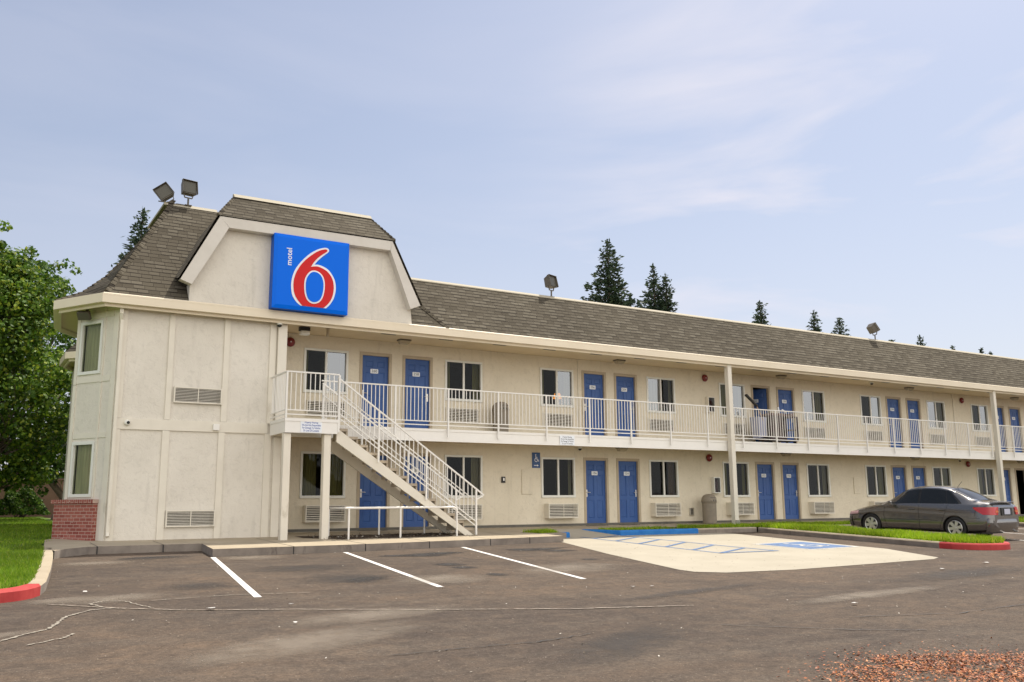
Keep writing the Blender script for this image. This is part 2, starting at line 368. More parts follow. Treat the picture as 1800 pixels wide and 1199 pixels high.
# walkway
FRONT = [(-.33,-3.9),(-.1,-3.5),(.34,-3.1),(1.82,-3.05),(2.52,-3.1),(2.38,-4.66),(5.02,-4.6),(7.88,-4.3),(11.2,-3.85)]
WALK = FRONT+[(11.2,-2.95),(12.05,-2.75),(12.1,-1.4),(60,-1.4),(60,.1),(.6,.1),(.5,-.2),(-.05,-.25),(-.25,-.6),(-.45,-3.05)]
wz = lambda y: -.0125+.0318*y
m = MB(); n0 = len(WALK)
m.add([(x,y,wz(y)) for x,y in WALK], [tuple(range(n0))], 0)
for i in range(n0-7):
    a, b = WALK[i], WALK[i+1]; m.poly([(a[0],a[1],wz(a[1])),(b[0],b[1],wz(b[1])),(b[0],b[1],wz(b[1])-.4),(a[0],a[1],wz(a[1])-.4)], 1)
wk = struct(m.build('walkway', [CONC, KERBM], fix=False))
m = MB()
for x in (.5,1.75,4.0,5.6,7.2,8.9,10.1): 
    y1 = -4.6 if x > 2.5 else -3.08
    if x > 2.5: y1 = np.interp(x, [2.4,5.02,7.88,11.2], [-4.64,-4.58,-4.28,-3.83])
    ribbon([(x,-1.9 if x<4.5 or x>9 else -3.1),(x,y1+.01)], .018, wz, .003, 0, m)
    m.box(x-.009, x+.009, y1-.026, y1-.012 if x>2.5 else y1-.0, wz(y1)-.2, wz(y1)+.002)
for x in (14.5,16,17.5,19,20.5,22,23.5,25,26.5,28): ribbon([(x,-1.38),(x,-.02)], .015, wz, .003, 0, m)
ribbon([(2.4,-3.1),(11.1,-2.9)], .016, wz, .003, 0, m)
struct(m.build('walkway_joints', BLACK))
m = MB(); m.poly([(x,y,wz(y)+.004) for x,y in ((5.75,-2.98),(8.6,-2.85),(9.0,-1.55),(5.0,-1.55),(5.0,-2.2))]); struct(m.build('planter_bed', DIRT, fix=False))
# accessible pad
padp = [(11.12,-3.84),(9.9,-7.4),(8.95,-10.7),(8.95,-11.1),(9.35,-11.45),(10.9,-11.6),(13.2,-11.45),(15.3,-11.3),(15.75,-11.1),(16.9,-9.0),(17.3,-6.4),(17.9,-3.3),(18.0,-2.5),(14.1,-2.44),(13.45,-1.4),(12.15,-1.4),(12.1,-2.6),(11.25,-2.8)]
def pz(y): return zl(y)+.006 if y < -2.7 else zl(-2.7)+.006+(wz(-1.4)-.0-zl(-2.7)+.004)*(y+2.7)/1.3
m = MB(); n0 = [p for p in padp if p[1] < -2.3]
m.poly([(x,y,zl(y)+.006) for x,y in [(11.12,-3.84)]+padp[1:12]+[(18.0,-2.7),(11.3,-2.7)]])
m.poly([(11.3,-2.7,zl(-2.7)+.006),(14.2,-2.7,zl(-2.7)+.006),(18,-2.7,zl(-2.7)+.006),(18,-2.46,zl(-2.46)+.006),(14.1,-2.46,zl(-2.46)+.012),(12.1,-2.46,zl(-2.46)+.012),(11.3,-2.6,zl(-2.6)+.006)])
m.poly([(12.1,-2.46,zl(-2.46)+.012),(14.1,-2.46,zl(-2.46)+.012),(13.45,-1.38,wz(-1.38)+.004),(12.12,-1.38,wz(-1.38)+.004)])
struct(m.build('accessible_parking_pad', PAD, fix=False))
zp = lambda y: zl(y)+.006
m = MB(); ribbon([(12.68,-2.5),(12.57,-4.2),(12.4,-6.3),(12.27,-8.3)], .09, zp, .004, 0, m); ribbon([(14.08,-2.5),(14.05,-4.2),(13.96,-6.3),(13.92,-8.34)], .09, zp, .004, 0, m)
for a, b in (((12.67,-3.16),(13.98,-2.46)),((12.57,-4.21),(14.09,-3.19)),((12.47,-5.27),(14.03,-4.22)),((12.36,-6.38),(13.97,-5.28)),((12.3,-7.38),(13.9,-6.36)),((12.27,-8.29),(13.85,-7.42)),((12.22,-8.3),(13.97,-8.36))):
    ribbon([a, b], .10, zp, .008, 0, m)
struct(m.build('access_aisle_marking', BLUELINE, fix=False))
# wheelchair symbol on the ground
c = Vector((15.95,-7.4,0)); ux = Vector((.995,.1,0)); uy = Vector((.06,1,0)); S2 = .86
def sq(a): return [(c+ux*x*a+uy*y*a) for x, y in ((-1,-1),(1,-1),(1,1),(-1,1))]
m = MB(); m.poly([(p.x,p.y,zp(p.y)+.004) for p in sq(.98)]); struct(m.build('wheelchair_marking_border', WHITELINE, fix=False))
m = MB(); m.poly([(p.x,p.y,zp(p.y)+.008) for p in sq(.86)]); struct(m.build('wheelchair_marking_square', BLUELINE, fix=False))
def wheelchair(place, s):
    """pieces of the access symbol, 2-D, unit square -> list of polygons"""
    out = []
    def seg(a, b, w):
        a = Vector(a); b = Vector(b); t = (b-a).normalized(); n = Vector((-t.y, t.x))*w/2; out.append([a+n, b+n, b-n, a-n])
    cx, cy, r = -.05, -.28, .36
    an = [R(100+ (350-100+20)*i/14) for i in range(15)]
    for a0, a1 in zip(an[:-1], an[1:]): out.append([Vector((cx+math.cos(a)*q, cy+math.sin(a)*q)) for a, q in ((a0,r),(a1,r),(a1,r-.1),(a0,r-.1))])
    out.append([Vector((-.12+.11*math.cos(R(30*i)), .68+.11*math.sin(R(30*i)))) for i in range(12)])
    seg((-.12,.52),(-.05,-.08),.13); seg((-.08,.22),(.26,.22),.09); seg((-.06,-.08),(.34,-.08),.12); seg((.30,-.06),(.46,-.5),.12); seg((.42,-.5),(.60,-.44),.1)
    return [[place(p.x*s, p.y*s) for p in q] for q in out]
m = MB()
for q in wheelchair(lambda a, b: (lambda p: (p.x, p.y, zp(p.y)+.012))(c+ux*a+uy*b), .82): m.poly(q)
struct(m.build('wheelchair_marking_symbol', WHITELINE, fix=False))
# stall lines
def stall(a, b, w=.10): struct(ribbon([a, b], w, zl, .004).build('stall_line', LINE, fix=False))
stall((2.36,-4.78),(1.46,-11.05)); stall((5.09,-4.68),(4.08,-11.1)); stall((8.02,-4.42),(6.58,-11.15))
stall((24.6,-2.8),(23.4,-8.6)); stall((27.6,-2.8),(26.2,-8.6)); stall((30.4,-2.8),(29.0,-8.6)); stall((33.2,-2.8),(31.9,-8.6))
# right kerbs, planter strip and islands
kerb([(11.22,-2.78),(12.05,-2.62)], .16, 1, [KERBM, CONC]); kerb([(12.03,-2.63),(12.28,-2.58)], .16, 1, [BLUEP])
kerb([(13.45,-1.5),(14.1,-2.46),(17.0,-2.48)], .17, 1, [BLUEP]); kerb([(17.0,-2.48),(19.35,-2.55)], .17, 1, [KERBM, CONC])
kerb([(19.35,-2.6),(18.9,-5.5),(18.45,-8.6),(18.32,-9.4)], .17, 1, [KERBM, CONC])
kerb([(18.32,-9.4),(18.35,-9.9),(18.8,-10.35),(19.5,-10.45),(20.1,-10.1),(20.35,-9.5),(20.45,-8.6)], .17, 1, [REDP])
kerb([(20.45,-8.6),(20.9,-5.5),(21.3,-2.6)], .17, 1, [KERBM, CONC]); kerb([(21.3,-2.55),(31.8,-2.55)], .17, 1, [KERBM, CONC]); kerb([(34.2,-2.55),(60,-2.55)], .17, 1, [KERBM, CONC])
kerb([(31.8,-2.6),(31.2,-6),(31.0,-8.4),(31.6,-9.0),(32.8,-9.0),(33.4,-8.4),(33.7,-6),(34.2,-2.6)], .17, 1, [KERBM, CONC])
m = MB()
strip = [(14.2,-2.3),(60,-2.36),(60,-1.4),(13.7,-1.4)]
m.poly([(x,y,zl(y)+.14) for x,y in strip])
ISL = [(19.5,-2.4),(19.07,-5.5),(18.6,-8.6),(18.48,-9.4),(18.5,-9.8),(18.88,-10.2),(19.5,-10.28),(20.0,-9.98),(20.2,-9.5),(20.29,-8.6),(20.74,-5.5),(21.15,-2.4)]
ISL2 = [(31.95,-2.4),(31.38,-6),(31.2,-8.3),(31.7,-8.85),(32.7,-8.85),(33.2,-8.3),(33.5,-6),(34.0,-2.4)]
for I in (ISL, ISL2): m.poly([(x,y,zl(y)+.145) for x,y in I])
struct(m.build('planter_strip', TURF, fix=False))

def blob(name, x, y, rx, ry, rot, ma, dz=.004, zf=zl):
    M = Matrix.Rotation(rot, 3, 'Z'); me = bpy.data.meshes.new(name); n = 20
    vs = [M @ Vector((rx*math.cos(2*math.pi*i/n), ry*math.sin(2*math.pi*i/n), 0)) for i in range(n)]
    me.from_pydata([(0,0,zf(y)+dz)]+[(v.x, v.y, zf(y+v.y)+dz) for v in vs], [], [(0, 1+i, 1+(i+1) % n) for i in range(n)])
    uv = me.uv_layers.new(name='UVMap'); 
    for p in me.polygons:
        for li in p.loop_indices:
            i = me.loops[li].vertex_index; uv.data[li].uv = (0,0) if i == 0 else (math.cos(2*math.pi*(i-1)/n), math.sin(2*math.pi*(i-1)/n))
    me.materials.append(ma); o = bpy.data.objects.new(name, me); COL.objects.link(o); o.location = (x, y, 0); 
    me.transform(Matrix.Identity(4)); o['kind'] = 'structure'; return o
k = 0
for x,y,rx,ry,rot,ma in [(6.45,-5.9,.9,.5,.3,OIL),(5.7,-5.95,.5,.35,0,OIL),(5.8,-8.1,.35,.4,0,OIL),(5.78,-8.7,.3,.28,0,OIL),(5.7,-10,.22,.3,0,OIL),(9.1,-5.7,.8,.45,.2,OIL),(9.5,-6.2,.5,.35,0,OIL),(8.8,-8.3,.25,.2,0,OIL),
    (6.9,-5.75,.7,.25,.2,OIL),(6.2,-6.2,.6,.2,-.2,OIL),(9.6,-5.6,.8,.22,.3,OIL),(8.9,-5.5,.5,.2,0,OIL),(1.35,-4.3,.8,.18,.1,OIL),(3.5,-9.7,.6,.3,.6,OIL),(3.3,-9.5,1.0,.9,.5,LEAK),(3.2,-7.6,1.2,.8,.1,LEAK),(1.3,-4.5,.9,.4,.1,LEAK),(1.1,-9.5,.7,.6,0,LEAK),(-.1,-10.4,.9,.45,.3,DUST),(-.75,-10.3,.7,.35,.2,DUST),(.2,-5.2,.8,.5,.1,DUST),(3.0,-5.2,.8,.7,0,DUST),(4.6,-10.2,1.0,.8,.3,DUST),
    (-1.7,-12.9,.9,.2,.5,DUST),(-1.9,-11.6,.6,.35,0,DUST),(2.2,-13.2,1.4,.5,.2,DUST),(7.4,-9.6,1.6,.9,.4,DUST),(1.0,-14.5,1.8,.6,.4,DUST),(9,-14.6,2.4,.3,.1,DUST),(7.0,-13.2,2.0,.25,.2,LEAK),(3.6,-16,1.6,.5,.5,LEAK),(13,-13.4,3,.6,.1,LEAK)]:
    blob('stain', x, y, rx, ry, rot, ma, .0045+.0001*k); k += 1
def jig(pts, n, a, seed=1):
    random.seed(seed); out = []
    for (x0,y0),(x1,y1) in zip(pts[:-1], pts[1:]):
        for i in range(n): t = i/n; out.append((x0+(x1-x0)*t+random.uniform(-a,a), y0+(y1-y0)*t+random.uniform(-a,a)))
    return out+[pts[-1]]
struct(ribbon(jig([(-.95,-10.6),(-.3,-11.3),(.4,-11.85),(1.4,-12.3),(2.9,-13.1),(4.5,-13.85),(6.0,-14.3)],30,.012,3), .045, zl, .0085, vary=True).build('drainage_seam', SEAM, fix=False))
for pts, w, s in (([(-2.6,-13.9),(-1.54,-13.15),(-1.34,-12.85),(-1.1,-12.6),(-.98,-12.2),(-.85,-11.75),(-.55,-11.35),(-.3,-11.3)],.035,1),([(-.4,-11.2),(-.5,-10.8),(-.35,-10.6),(-.1,-10.7)],.03,2),([(-.1,-10.7),(0,-11.2),(.1,-11.5)],.025,4),([(-1.35,-13.5),(-1.0,-13.2),(-.9,-13.0)],.03,5),
      ([(.2,-10.8),(1.2,-10.7),(2.2,-10.9)],.02,7)):
    struct(ribbon(jig(pts,12,.014,s), w*.9, zl, .0092, vary=True).build('crack', CRACKM, fix=False))
for pts, s in (([(1.4,-15.5),(2.1,-15.5),(2.9,-15.55),(3.6,-15.4)],8),([(5.2,-15.6),(6.2,-16.5),(6.9,-16.9)],9),([(7.0,-15.9),(8.4,-16.3),(10,-16.2),(12,-16.6)],10)):
    struct(ribbon(jig(pts,14,.02,s), .016, zl, .0092, vary=True).build('crack', BLACK, fix=False))

# ------------------------------------------------------------------ scatter meshes (leaves, blades, chips)
def quads(name, C, U, V, ma, parent=None, tri=False):
    """C centres (N,3); U,V half axes (N,3)"""
    N = len(C); k = 3 if tri else 4
    if tri: P = np.stack([C-U, C+U, C+V], 1)
    else: P = np.stack([C-U-V*.2, C-V, C+U-V*.2, C+V], 1) if False else np.stack([C-U, C-V, C+U, C+V], 1)
    if parent is not None: P = P-np.array(world_loc(parent))
    me = bpy.data.meshes.new(name); me.vertices.add(N*k); me.vertices.foreach_set('co', P.reshape(-1).astype(np.float32))
    me.loops.add(N*k); me.loops.foreach_set('vertex_index', np.arange(N*k, dtype=np.int32)); me.polygons.add(N)
    me.polygons.foreach_set('loop_start', np.arange(0, N*k, k, dtype=np.int32)); me.polygons.foreach_set('loop_total', np.full(N, k, dtype=np.int32)) if bpy.app.version < (4,0,0) else None
    me.update(calc_edges=True); me.validate(); me.materials.append(ma)
    o = bpy.data.objects.new(name, me); COL.objects.link(o)
    if parent is not None: o.parent = parent
    return o
rng = np.random.default_rng(5)
def unit(n):
    v = rng.normal(size=(n,3)); return v/np.linalg.norm(v, axis=1, keepdims=True)
def inside(P, poly):
    x, y = P[:,0], P[:,1]; r = np.zeros(len(P), bool); n = len(poly)
    for i in range(n):
        x0,y0 = poly[i]; x1,y1 = poly[(i+1) % n]
        if y0 == y1: continue
        c = ((y0 > y) != (y1 > y)) & (x < (x1-x0)*(y-y0)/(y1-y0)+x0); r ^= c
    return r
def blades(name, poly, n, h, w, ma, zf, label):
    P = np.array(poly); lo = P.min(0); hi = P.max(0); pts = rng.uniform(lo, hi, size=(n,2)); pts = pts[inside(pts, poly)]
    n = len(pts); z = np.array([zf(y) for y in pts[:,1]]); C = np.column_stack([pts, z-.005])
    a = rng.uniform(0, 6.28, n); U = np.column_stack([np.cos(a), np.sin(a), 0*a])*(w*rng.uniform(.6,1.4,n))[:,None]
    pn = np.array([noise.noise((p[0]*.9, p[1]*.9, 0)) for p in pts]) ; hh = h*rng.uniform(.45,1.25,n)*(1+.5*pn)
    V = np.column_stack([rng.normal(0,.35,n)*hh, rng.normal(0,.35,n)*hh, hh])
    o = quads(name, C, U, V, ma, tri=True); tag(o, label, 'grass', kind='stuff'); return o
blades('grass', [(x,y) for x,y in LAWN[:8]]+[(-8,-3.05)], 110000, .065, .007, GRASSD, lawn_z, 'short bright green lawn inside the kerb left of the parking stalls')
blades('grass', [(-9,-3.05),(-.44,-3.05),(-.44,-2),(0,-.4),(.6,2.2),(1.2,10),(1.2,24),(-9,24)], 110000, .055, .012, GRASSD, lawn_z, 'shaded green lawn beside the left end of the building')
zi = lambda y: zl(y)+.145
blades('grass', ISL, 42000, .14, .011, GRASS, zi, 'long yellow-green grass growing on the kerbed parking island')
blades('grass', ISL2, 12000, .13, .014, GRASS, zi, 'bright grass on the far parking island')
blades('grass', [(16.3,-2.32),(36,-2.36),(36,-1.5),(17.2,-1.42)], 30000, .10, .011, GRASS, zi, 'narrow strip of bright grass between the kerb and the walkway')
blades('grass', [(14.2,-2.3),(16.3,-2.32),(16.3,-1.5),(14.0,-1.45)], 1500, .07, .011, GRASS, zi, 'sparse grass patches behind the blue kerb')
blades('grass', [(11.25,-2.75),(11.9,-2.6),(11.9,-2.0),(11.0,-2.2)], 1800, .09, .010, GRASS, wz, 'small tuft of weeds beside the blue kerb end')
# bark chips spilled on the asphalt
def chips():
    n = 26000; t = rng.uniform(0,1,n)
    X = []; 
    while len(X) < n:
        x = rng.uniform(3.6,7.6); y = rng.uniform(-20.0,-17.1)
        edge = np.interp(x, [3.6,4.2,5.0,5.6,6.4,9.5], [-17.9,-17.55,-17.5,-17.75,-18.15,-18.9]); d = edge-y
        p = (1/(1+math.exp(-d*9)))*.9*(0.35+.65*(noise.noise((x*2.2,y*2.2,0)) > -.15)) + .02*math.exp(-abs(d)*2)
        d2 = x-(4.3+(y+17.43)*1.05); q = min(1, max(.0, d2/1.1)); p *= .06+.94*q*q*(3-2*q) if d2 > -.3 else 0
        if rng.uniform() < p: X.append((x, y))
    P = np.array(X); z = np.array([zl(y) for y in P[:,1]])+rng.uniform(.004,.022,n)
    C = np.column_stack([P, z]); a = rng.uniform(0,6.28,n); L = rng.uniform(.005,.020,n)
    U = np.column_stack([np.cos(a), np.sin(a), rng.normal(0,.25,n)])*L[:,None]; V = np.column_stack([-np.sin(a), np.cos(a), rng.normal(0,.3,n)])*(L*rng.uniform(.25,.6,n))[:,None]
    m = leafmat('bark_chips', [(0, (.05,.014,.006,1)), (.35, (.20,.050,.012,1)), (.7, (.36,.105,.022,1)), (1, (.48,.20,.06,1))], .05)
    tag(quads('bark_chips', C, U, V, m), 'loose orange-brown bark chips spilled over the asphalt', 'bark chips', kind='stuff')
chips()
def litter():
    n = 3500; P = np.column_stack([rng.uniform(-1,22,n), rng.uniform(-18.5,-4.8,n)]); 
    z = np.array([zl(y) for y in P[:,1]])+.012; C = np.column_stack([P, z]); a = rng.uniform(0,6.28,n); L = rng.uniform(.004,.016,n)
    U = np.column_stack([np.cos(a), np.sin(a), rng.normal(0,.2,n)])*L[:,None]; V = np.column_stack([-np.sin(a), np.cos(a), rng.normal(0,.2,n)])*(L*.6)[:,None]
    m = leafmat('grit', [(0, (.05,.04,.03,1)), (.5, (.14,.10,.06,1)), (.8, (.3,.26,.2,1)), (1, (.6,.57,.5,1))], .05)
    tag(quads('grit', C, U, V, m), 'small leaves and grit scattered over the parking lot', 'debris', kind='stuff')
    n = 500; P = np.column_stack([rng.uniform(5.2,9.3,n), rng.uniform(-3.1,-1.5,n)]); z = wz(P[:,1])+rng.uniform(.01,.04,n); C = np.column_stack([P, z]); a = rng.uniform(0,6.28,n); L = rng.uniform(.01,.035,n)
    U = np.column_stack([np.cos(a), np.sin(a), rng.normal(0,.3,n)])*L[:,None]; V = np.column_stack([-np.sin(a), np.cos(a), rng.normal(0,.3,n)])*(L*.7)[:,None]
    tag(quads('leaf_litter', C, U, V, m), 'dry leaf litter on the dark soil under the stairs', 'debris', kind='stuff')
litter()
PAPER = mat('paper_scrap', (.72,.70,.66,1), .8)
def scrap(x, y, s, label, c=PAPER):
    m = MB(); random.seed(int(x*97)); n = 7
    pts = [Vector((s*random.uniform(.7,1.1)*math.cos(6.283*i/n), s*.6*random.uniform(.6,1.1)*math.sin(6.283*i/n), random.uniform(0,.012))) for i in range(n)]
    m.prism([(x+p.x, y+p.y, zl(y)+.02+p.z) for p in pts], (0,0,.004)); tag(m.build('paper_scrap', c), label, 'litter', 'litter on the asphalt')
for x,y,s,l in ((.65,-11.96,.06,'crumpled white scrap lying on the pale seam across the asphalt'),(-.43,-9.62,.03,'tiny white scrap near the red kerb end'),(1.59,-12.02,.035,'small pale scrap just above the seam, below the first white line'),(1.18,-13.43,.03,'tiny pale scrap in the open asphalt below the seam'),
    (6.5,-12.47,.04,'white scrap in front of the pale concrete pad, left of its twin'),(6.8,-12.54,.04,'white scrap in front of the pale concrete pad, right of its twin'),(7.89,-15.21,.06,'white scrap lying alone in the middle of the right-hand asphalt'),(15.3,-12.41,.09,'pale scrap on the asphalt below the red kerb'),(13.3,-12.82,.06,'small scrap left of the red kerb nose')):
    scrap(x,y,s,l)

# ------------------------------------------------------------------ motel building
BLD = empty('motel_building', (0,0,0), 'long two-storey cream stucco motel with grey shingle mansard roof and blue doors', 'motel')
W5 = [5.60,13.06,20.50,27.98,35.25]
MOD = [dict(wA=(0,1.24), dA=(1.62,2.48), dB=(2.90,3.75), wB=(4.19,5.42)) for _ in W5]
XEND = 50.0; W6 = W5+[42.6]
FL = 2.66                                # upper floor level
LOW = dict(wz=(.85,2.06), dz=(.0,2.03)); UP = dict(wz=(3.61,4.80), dz=(FL+.02,4.77))
def wall_holes(m, x0, x1, z0, z1, y, depth, holes, mi=0, jamb=1):
    xs = sorted({x0,x1}|{h[0] for h in holes}|{h[1] for h in holes}); zs = sorted({z0,z1}|{h[2] for h in holes}|{h[3] for h in holes})
    for a, b in zip(xs[:-1], xs[1:]):
        for c, d in zip(zs[:-1], zs[1:]):
            cx, cz = (a+b)/2, (c+d)/2
            if any(h[0] < cx < h[1] and h[2] < cz < h[3] for h in holes): continue
            m.poly([(a,y,c),(b,y,c),(b,y,d),(a,y,d)], mi); 
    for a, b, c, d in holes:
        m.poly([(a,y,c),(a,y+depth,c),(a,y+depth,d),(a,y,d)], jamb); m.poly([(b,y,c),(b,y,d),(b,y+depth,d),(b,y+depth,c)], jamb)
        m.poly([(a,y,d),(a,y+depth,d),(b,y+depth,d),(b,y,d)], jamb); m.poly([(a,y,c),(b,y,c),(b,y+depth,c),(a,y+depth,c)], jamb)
holes = []; WIN = []; DOOR = []
for k, X in enumerate(W6):
    for F, up in ((LOW, 0), (UP, 1)):
        for key in ('wA','wB'):
            a, b = MOD[0][key]; holes.append((X+a+.02, X+b-.02, F['wz'][0]+.02, F['wz'][1]-.02)); WIN.append((k, up, key, X+a, X+b, *F['wz']))
        for key in ('dA','dB'):
            a, b = MOD[0][key]; holes.append((X+a, X+b, F['dz'][0]-(.01 if not up else 0), F['dz'][1])); DOOR.append((k, up, key, X+a, X+b, *F['dz']))
m = MB(); wall_holes(m, 4.5, XEND, -.3, 5.16, 0, .14, holes)
m.build('wall', [STUCCO, JAMB], BLD, fix=False)
# rooms behind: one partition shell per storey
m = MB()
m.poly([(4.5,3.2,-.3),(XEND,3.2,-.3),(XEND,3.2,5.16),(4.5,3.2,5.16)]); 
for z in (-.02,2.45,FL,5.14): m.poly([(4.5,.141,z),(XEND,.141,z),(XEND,3.2,z),(4.5,3.2,z)])
xs = [4.5]+[X+2.69 for X in W6]+[X+6.45 for X in W6]
for x in xs: m.poly([(x,.141,-.3),(x,3.2,-.3),(x,3.2,5.16),(x,.141,5.16)])
m.build('room_partition', INTER, BLD, fix=False)
m = MB(); m.box(4.5, XEND, -.022, -.002, 0, .07); m.build('wall_base', DARKM, BLD)
# wing (solid block left of the balconies) with chamfered left end
WA = [(4.62,-1.5),(.83,-1.5),(.11,-.29),(.75,2.6),(1.5,4.2),(1.5,6.2),(.95,7.2),(.95,9.4),(1.9,11.0),(1.9,13.0),(XEND,13.0),(XEND,.3)]
A0 = Vector((.83,-1.5)); B0 = Vector((.11,-.29)); cd = (B0-A0).normalized(); cn = Vector((cd.y, -cd.x))      # outward normal of the chamfer
if cn.x > 0: cn = -cn
def ch(s, z, off=0): p = A0+cd*s+cn*off; return (p.x, p.y, z)
m = MB()
m.poly([(4.62,-1.5,-.3),(.83,-1.5,-.3),(.83,-1.5,5.16),(4.62,-1.5,5.16)]); m.poly([(4.62,-1.5,-.3),(4.62,-1.5,5.16),(4.62,0,5.16),(4.62,0,-.3)])
for a, b in zip(WA[2:-1], WA[3:]): m.poly([(*a,-.3),(*b,-.3),(*b,5.16),(*a,5.16)])
CH = [(.56,1.22,.93,2.06),(.56,1.22,3.68,4.81)]
L = (B0-A0).length; xs = [0,.56,1.22,L]; zs = [-.3,.93,2.06,3.68,4.81,5.16]
for i in range(3):
    for j in range(5):
        if i == 1 and j in (1,3): continue
        m.poly([ch(xs[i],zs[j]),ch(xs[i+1],zs[j]),ch(xs[i+1],zs[j+1]),ch(xs[i],zs[j+1])])
m.build('wing_wall', STUCCO2, BLD, fix=False)
m = MB(); m.poly([(1.5,-1.49,-.3),(1.9,.3,-.3),(1.9,.3,5.1),(1.5,-1.49,5.1)]); m.build('room_partition', INTER, BLD, fix=False)
# timber trim on the wing
m = MB()
y0, y1 = -1.535, -1.501
for a, b in ((1.90,2.02),(3.15,3.28)): m.box(a, b, y0, y1, 2.605, 5.06)
for a, b in ((1.88,2.03),(3.12,3.26)): m.box(a, b, y0, y1, -.06, 2.355)
m.box(.86, 4.26, y0-.004, y1, 2.36, 2.60); m.box(4.24, 4.39, y0, y1, 2.605, 5.06); m.box(4.20, 4.36, y0, y1, -.06, 2.355)
m.box(4.42, 4.64, -1.60, -1.503, 2.3, 5.06); m.box(4.42,4.60,-1.56,-1.503,-.06,2.28)
m.box(.845, .99, y0, y1, -.06, 2.355); m.box(.845, .99, y0, y1, 2.605, 5.06)
for s0, s1 in ((.0,.16),(.44,.50),(1.30,1.40)):
    for z0, z1 in ((.84,3.4),(3.42,5.1)) if s0 > .1 else ((-.06,5.1),):
        m.prism([ch(s0,z0,.002),ch(s1,z0,.002),ch(s1,z1,.002),ch(s0,z1,.002)], (cn.x*.02,cn.y*.02,0))
for z0, z1 in ((3.44,3.58),(2.18,2.30),(4.92,5.05)): m.prism([ch(.18,z0,.003),ch(1.29,z0,.003),ch(1.29,z1,.003),ch(.18,z1,.003)], (cn.x*.014,cn.y*.014,0))
m.build('wall_trim', CREAM, BLD)
# brick base of the chamfer
def uvb(co, p):
    n = p.normal
    if abs(n.z) > .7: return (co.x, co.y)
    return (co.x*cd.x+co.y*cd.y if abs(n.x*cn.x+n.y*cn.y) > .7 else co.x*cn.x+co.y*cn.y, co.z)
m = MB(); m.prism([ch(.29,-.3,.003),ch(1.62,-.3,.003),ch(1.62,.745,.003),ch(.29,.745,.003)], (cn.x*.10,cn.y*.10,0)); BR = m.build('brick_base', BRICK, BLD, uvf=uvb)
m = MB(); m.prism([ch(.27,.746,-.0+.004),ch(1.68,.746,.004),ch(1.68,.83,.004),ch(.27,.83,.004)], (cn.x*.14,cn.y*.14,0)); m.build('brick_cap', BRICK, BR, uvf=lambda co,p: (co.z*1.0+.03, (co.x*cd.x+co.y*cd.y)) if abs(p.normal.z) < .7 else (co.x,co.y))
# balcony slab and soffits
SX0 = 4.64
m = MB(); m.box(SX0, XEND, -1.50, .0, 2.40, FL-.02); m.box(SX0, XEND, -1.53, -1.501, 2.31, FL-.035); m.box(SX0, XEND, -1.545, -1.532, 2.575, FL-.02); m.build('balcony_floor', WHITE, BLD)
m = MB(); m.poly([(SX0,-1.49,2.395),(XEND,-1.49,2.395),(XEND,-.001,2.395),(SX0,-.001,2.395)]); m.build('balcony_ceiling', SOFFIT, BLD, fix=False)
EY = -1.85
# eave outline (outer face) : from far right to left, round the chamfer
EAV = [(XEND+.4,EY),(.40,EY),(-.45,-.42),(-.22,2.12),(.9,3.9),(1.05,6.5),(.5,7.1),(.5,8.8),(1.5,10.6),(1.5,13.4)]
def eave_ring(m, off, z0, z1, th, mi=0):
    P = [Vector((x, y, 0)) for x, y in EAV]; N = []
    for i, p in enumerate(P):
        ns = []
        for a, b in ((i-1,i),(i,i+1)):
            if a >= 0 and b < len(P):
                t = (P[b]-P[a]).normalized(); ns.append(Vector((-t.y, t.x, 0)))
        n = sum(ns, Vector()).normalized(); k = 1/max(.5, n.dot(ns[0])); N.append(n*k)
    out = [p-n*off*-1 for p, n in zip(P, N)]; inn = [p+n*(off-th) for p, n in zip(P, N)]
    for i in range(len(P)-1):
        a, b, c, d = out[i], out[i+1], inn[i+1], inn[i]
        m.add([(q.x,q.y,z) for z in (z0,z1) for q in (a,b,c,d)], [(0,1,2,3),(7,6,5,4),(0,4,5,1),(1,5,6,2),(2,6,7,3),(3,7,4,0)], mi)
    return N
m = MB(); N = eave_ring(m, 0, 5.115, 5.32, .11)
sgn = 1 if (Vector((.4,EY,0))+N[1]).y < EY else -1
m.prism([(.42,EY-.004,5.285),(.42,EY+.05,5.345),(.42,EY+.05,5.285)], (XEND,0,0)); FA = m.build('eave_gutter', EAVE, BLD)
m = MB(); eave_ring(m, -.115, 5.045, 5.15, .05); m.build('fascia_board', EAVE, BLD)
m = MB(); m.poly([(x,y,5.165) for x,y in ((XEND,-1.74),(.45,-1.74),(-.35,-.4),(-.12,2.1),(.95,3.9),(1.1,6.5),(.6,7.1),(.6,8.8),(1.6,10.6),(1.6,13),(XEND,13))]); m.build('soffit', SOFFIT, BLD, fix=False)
m = MB()
for i, x in enumerate(np.arange(7.35, 40, 1.72)): m = MB(); m.box(x, x+.42, -1.10, -1.02, 5.158, 5.164); m.build('soffit_vent', DARKM, BLD)
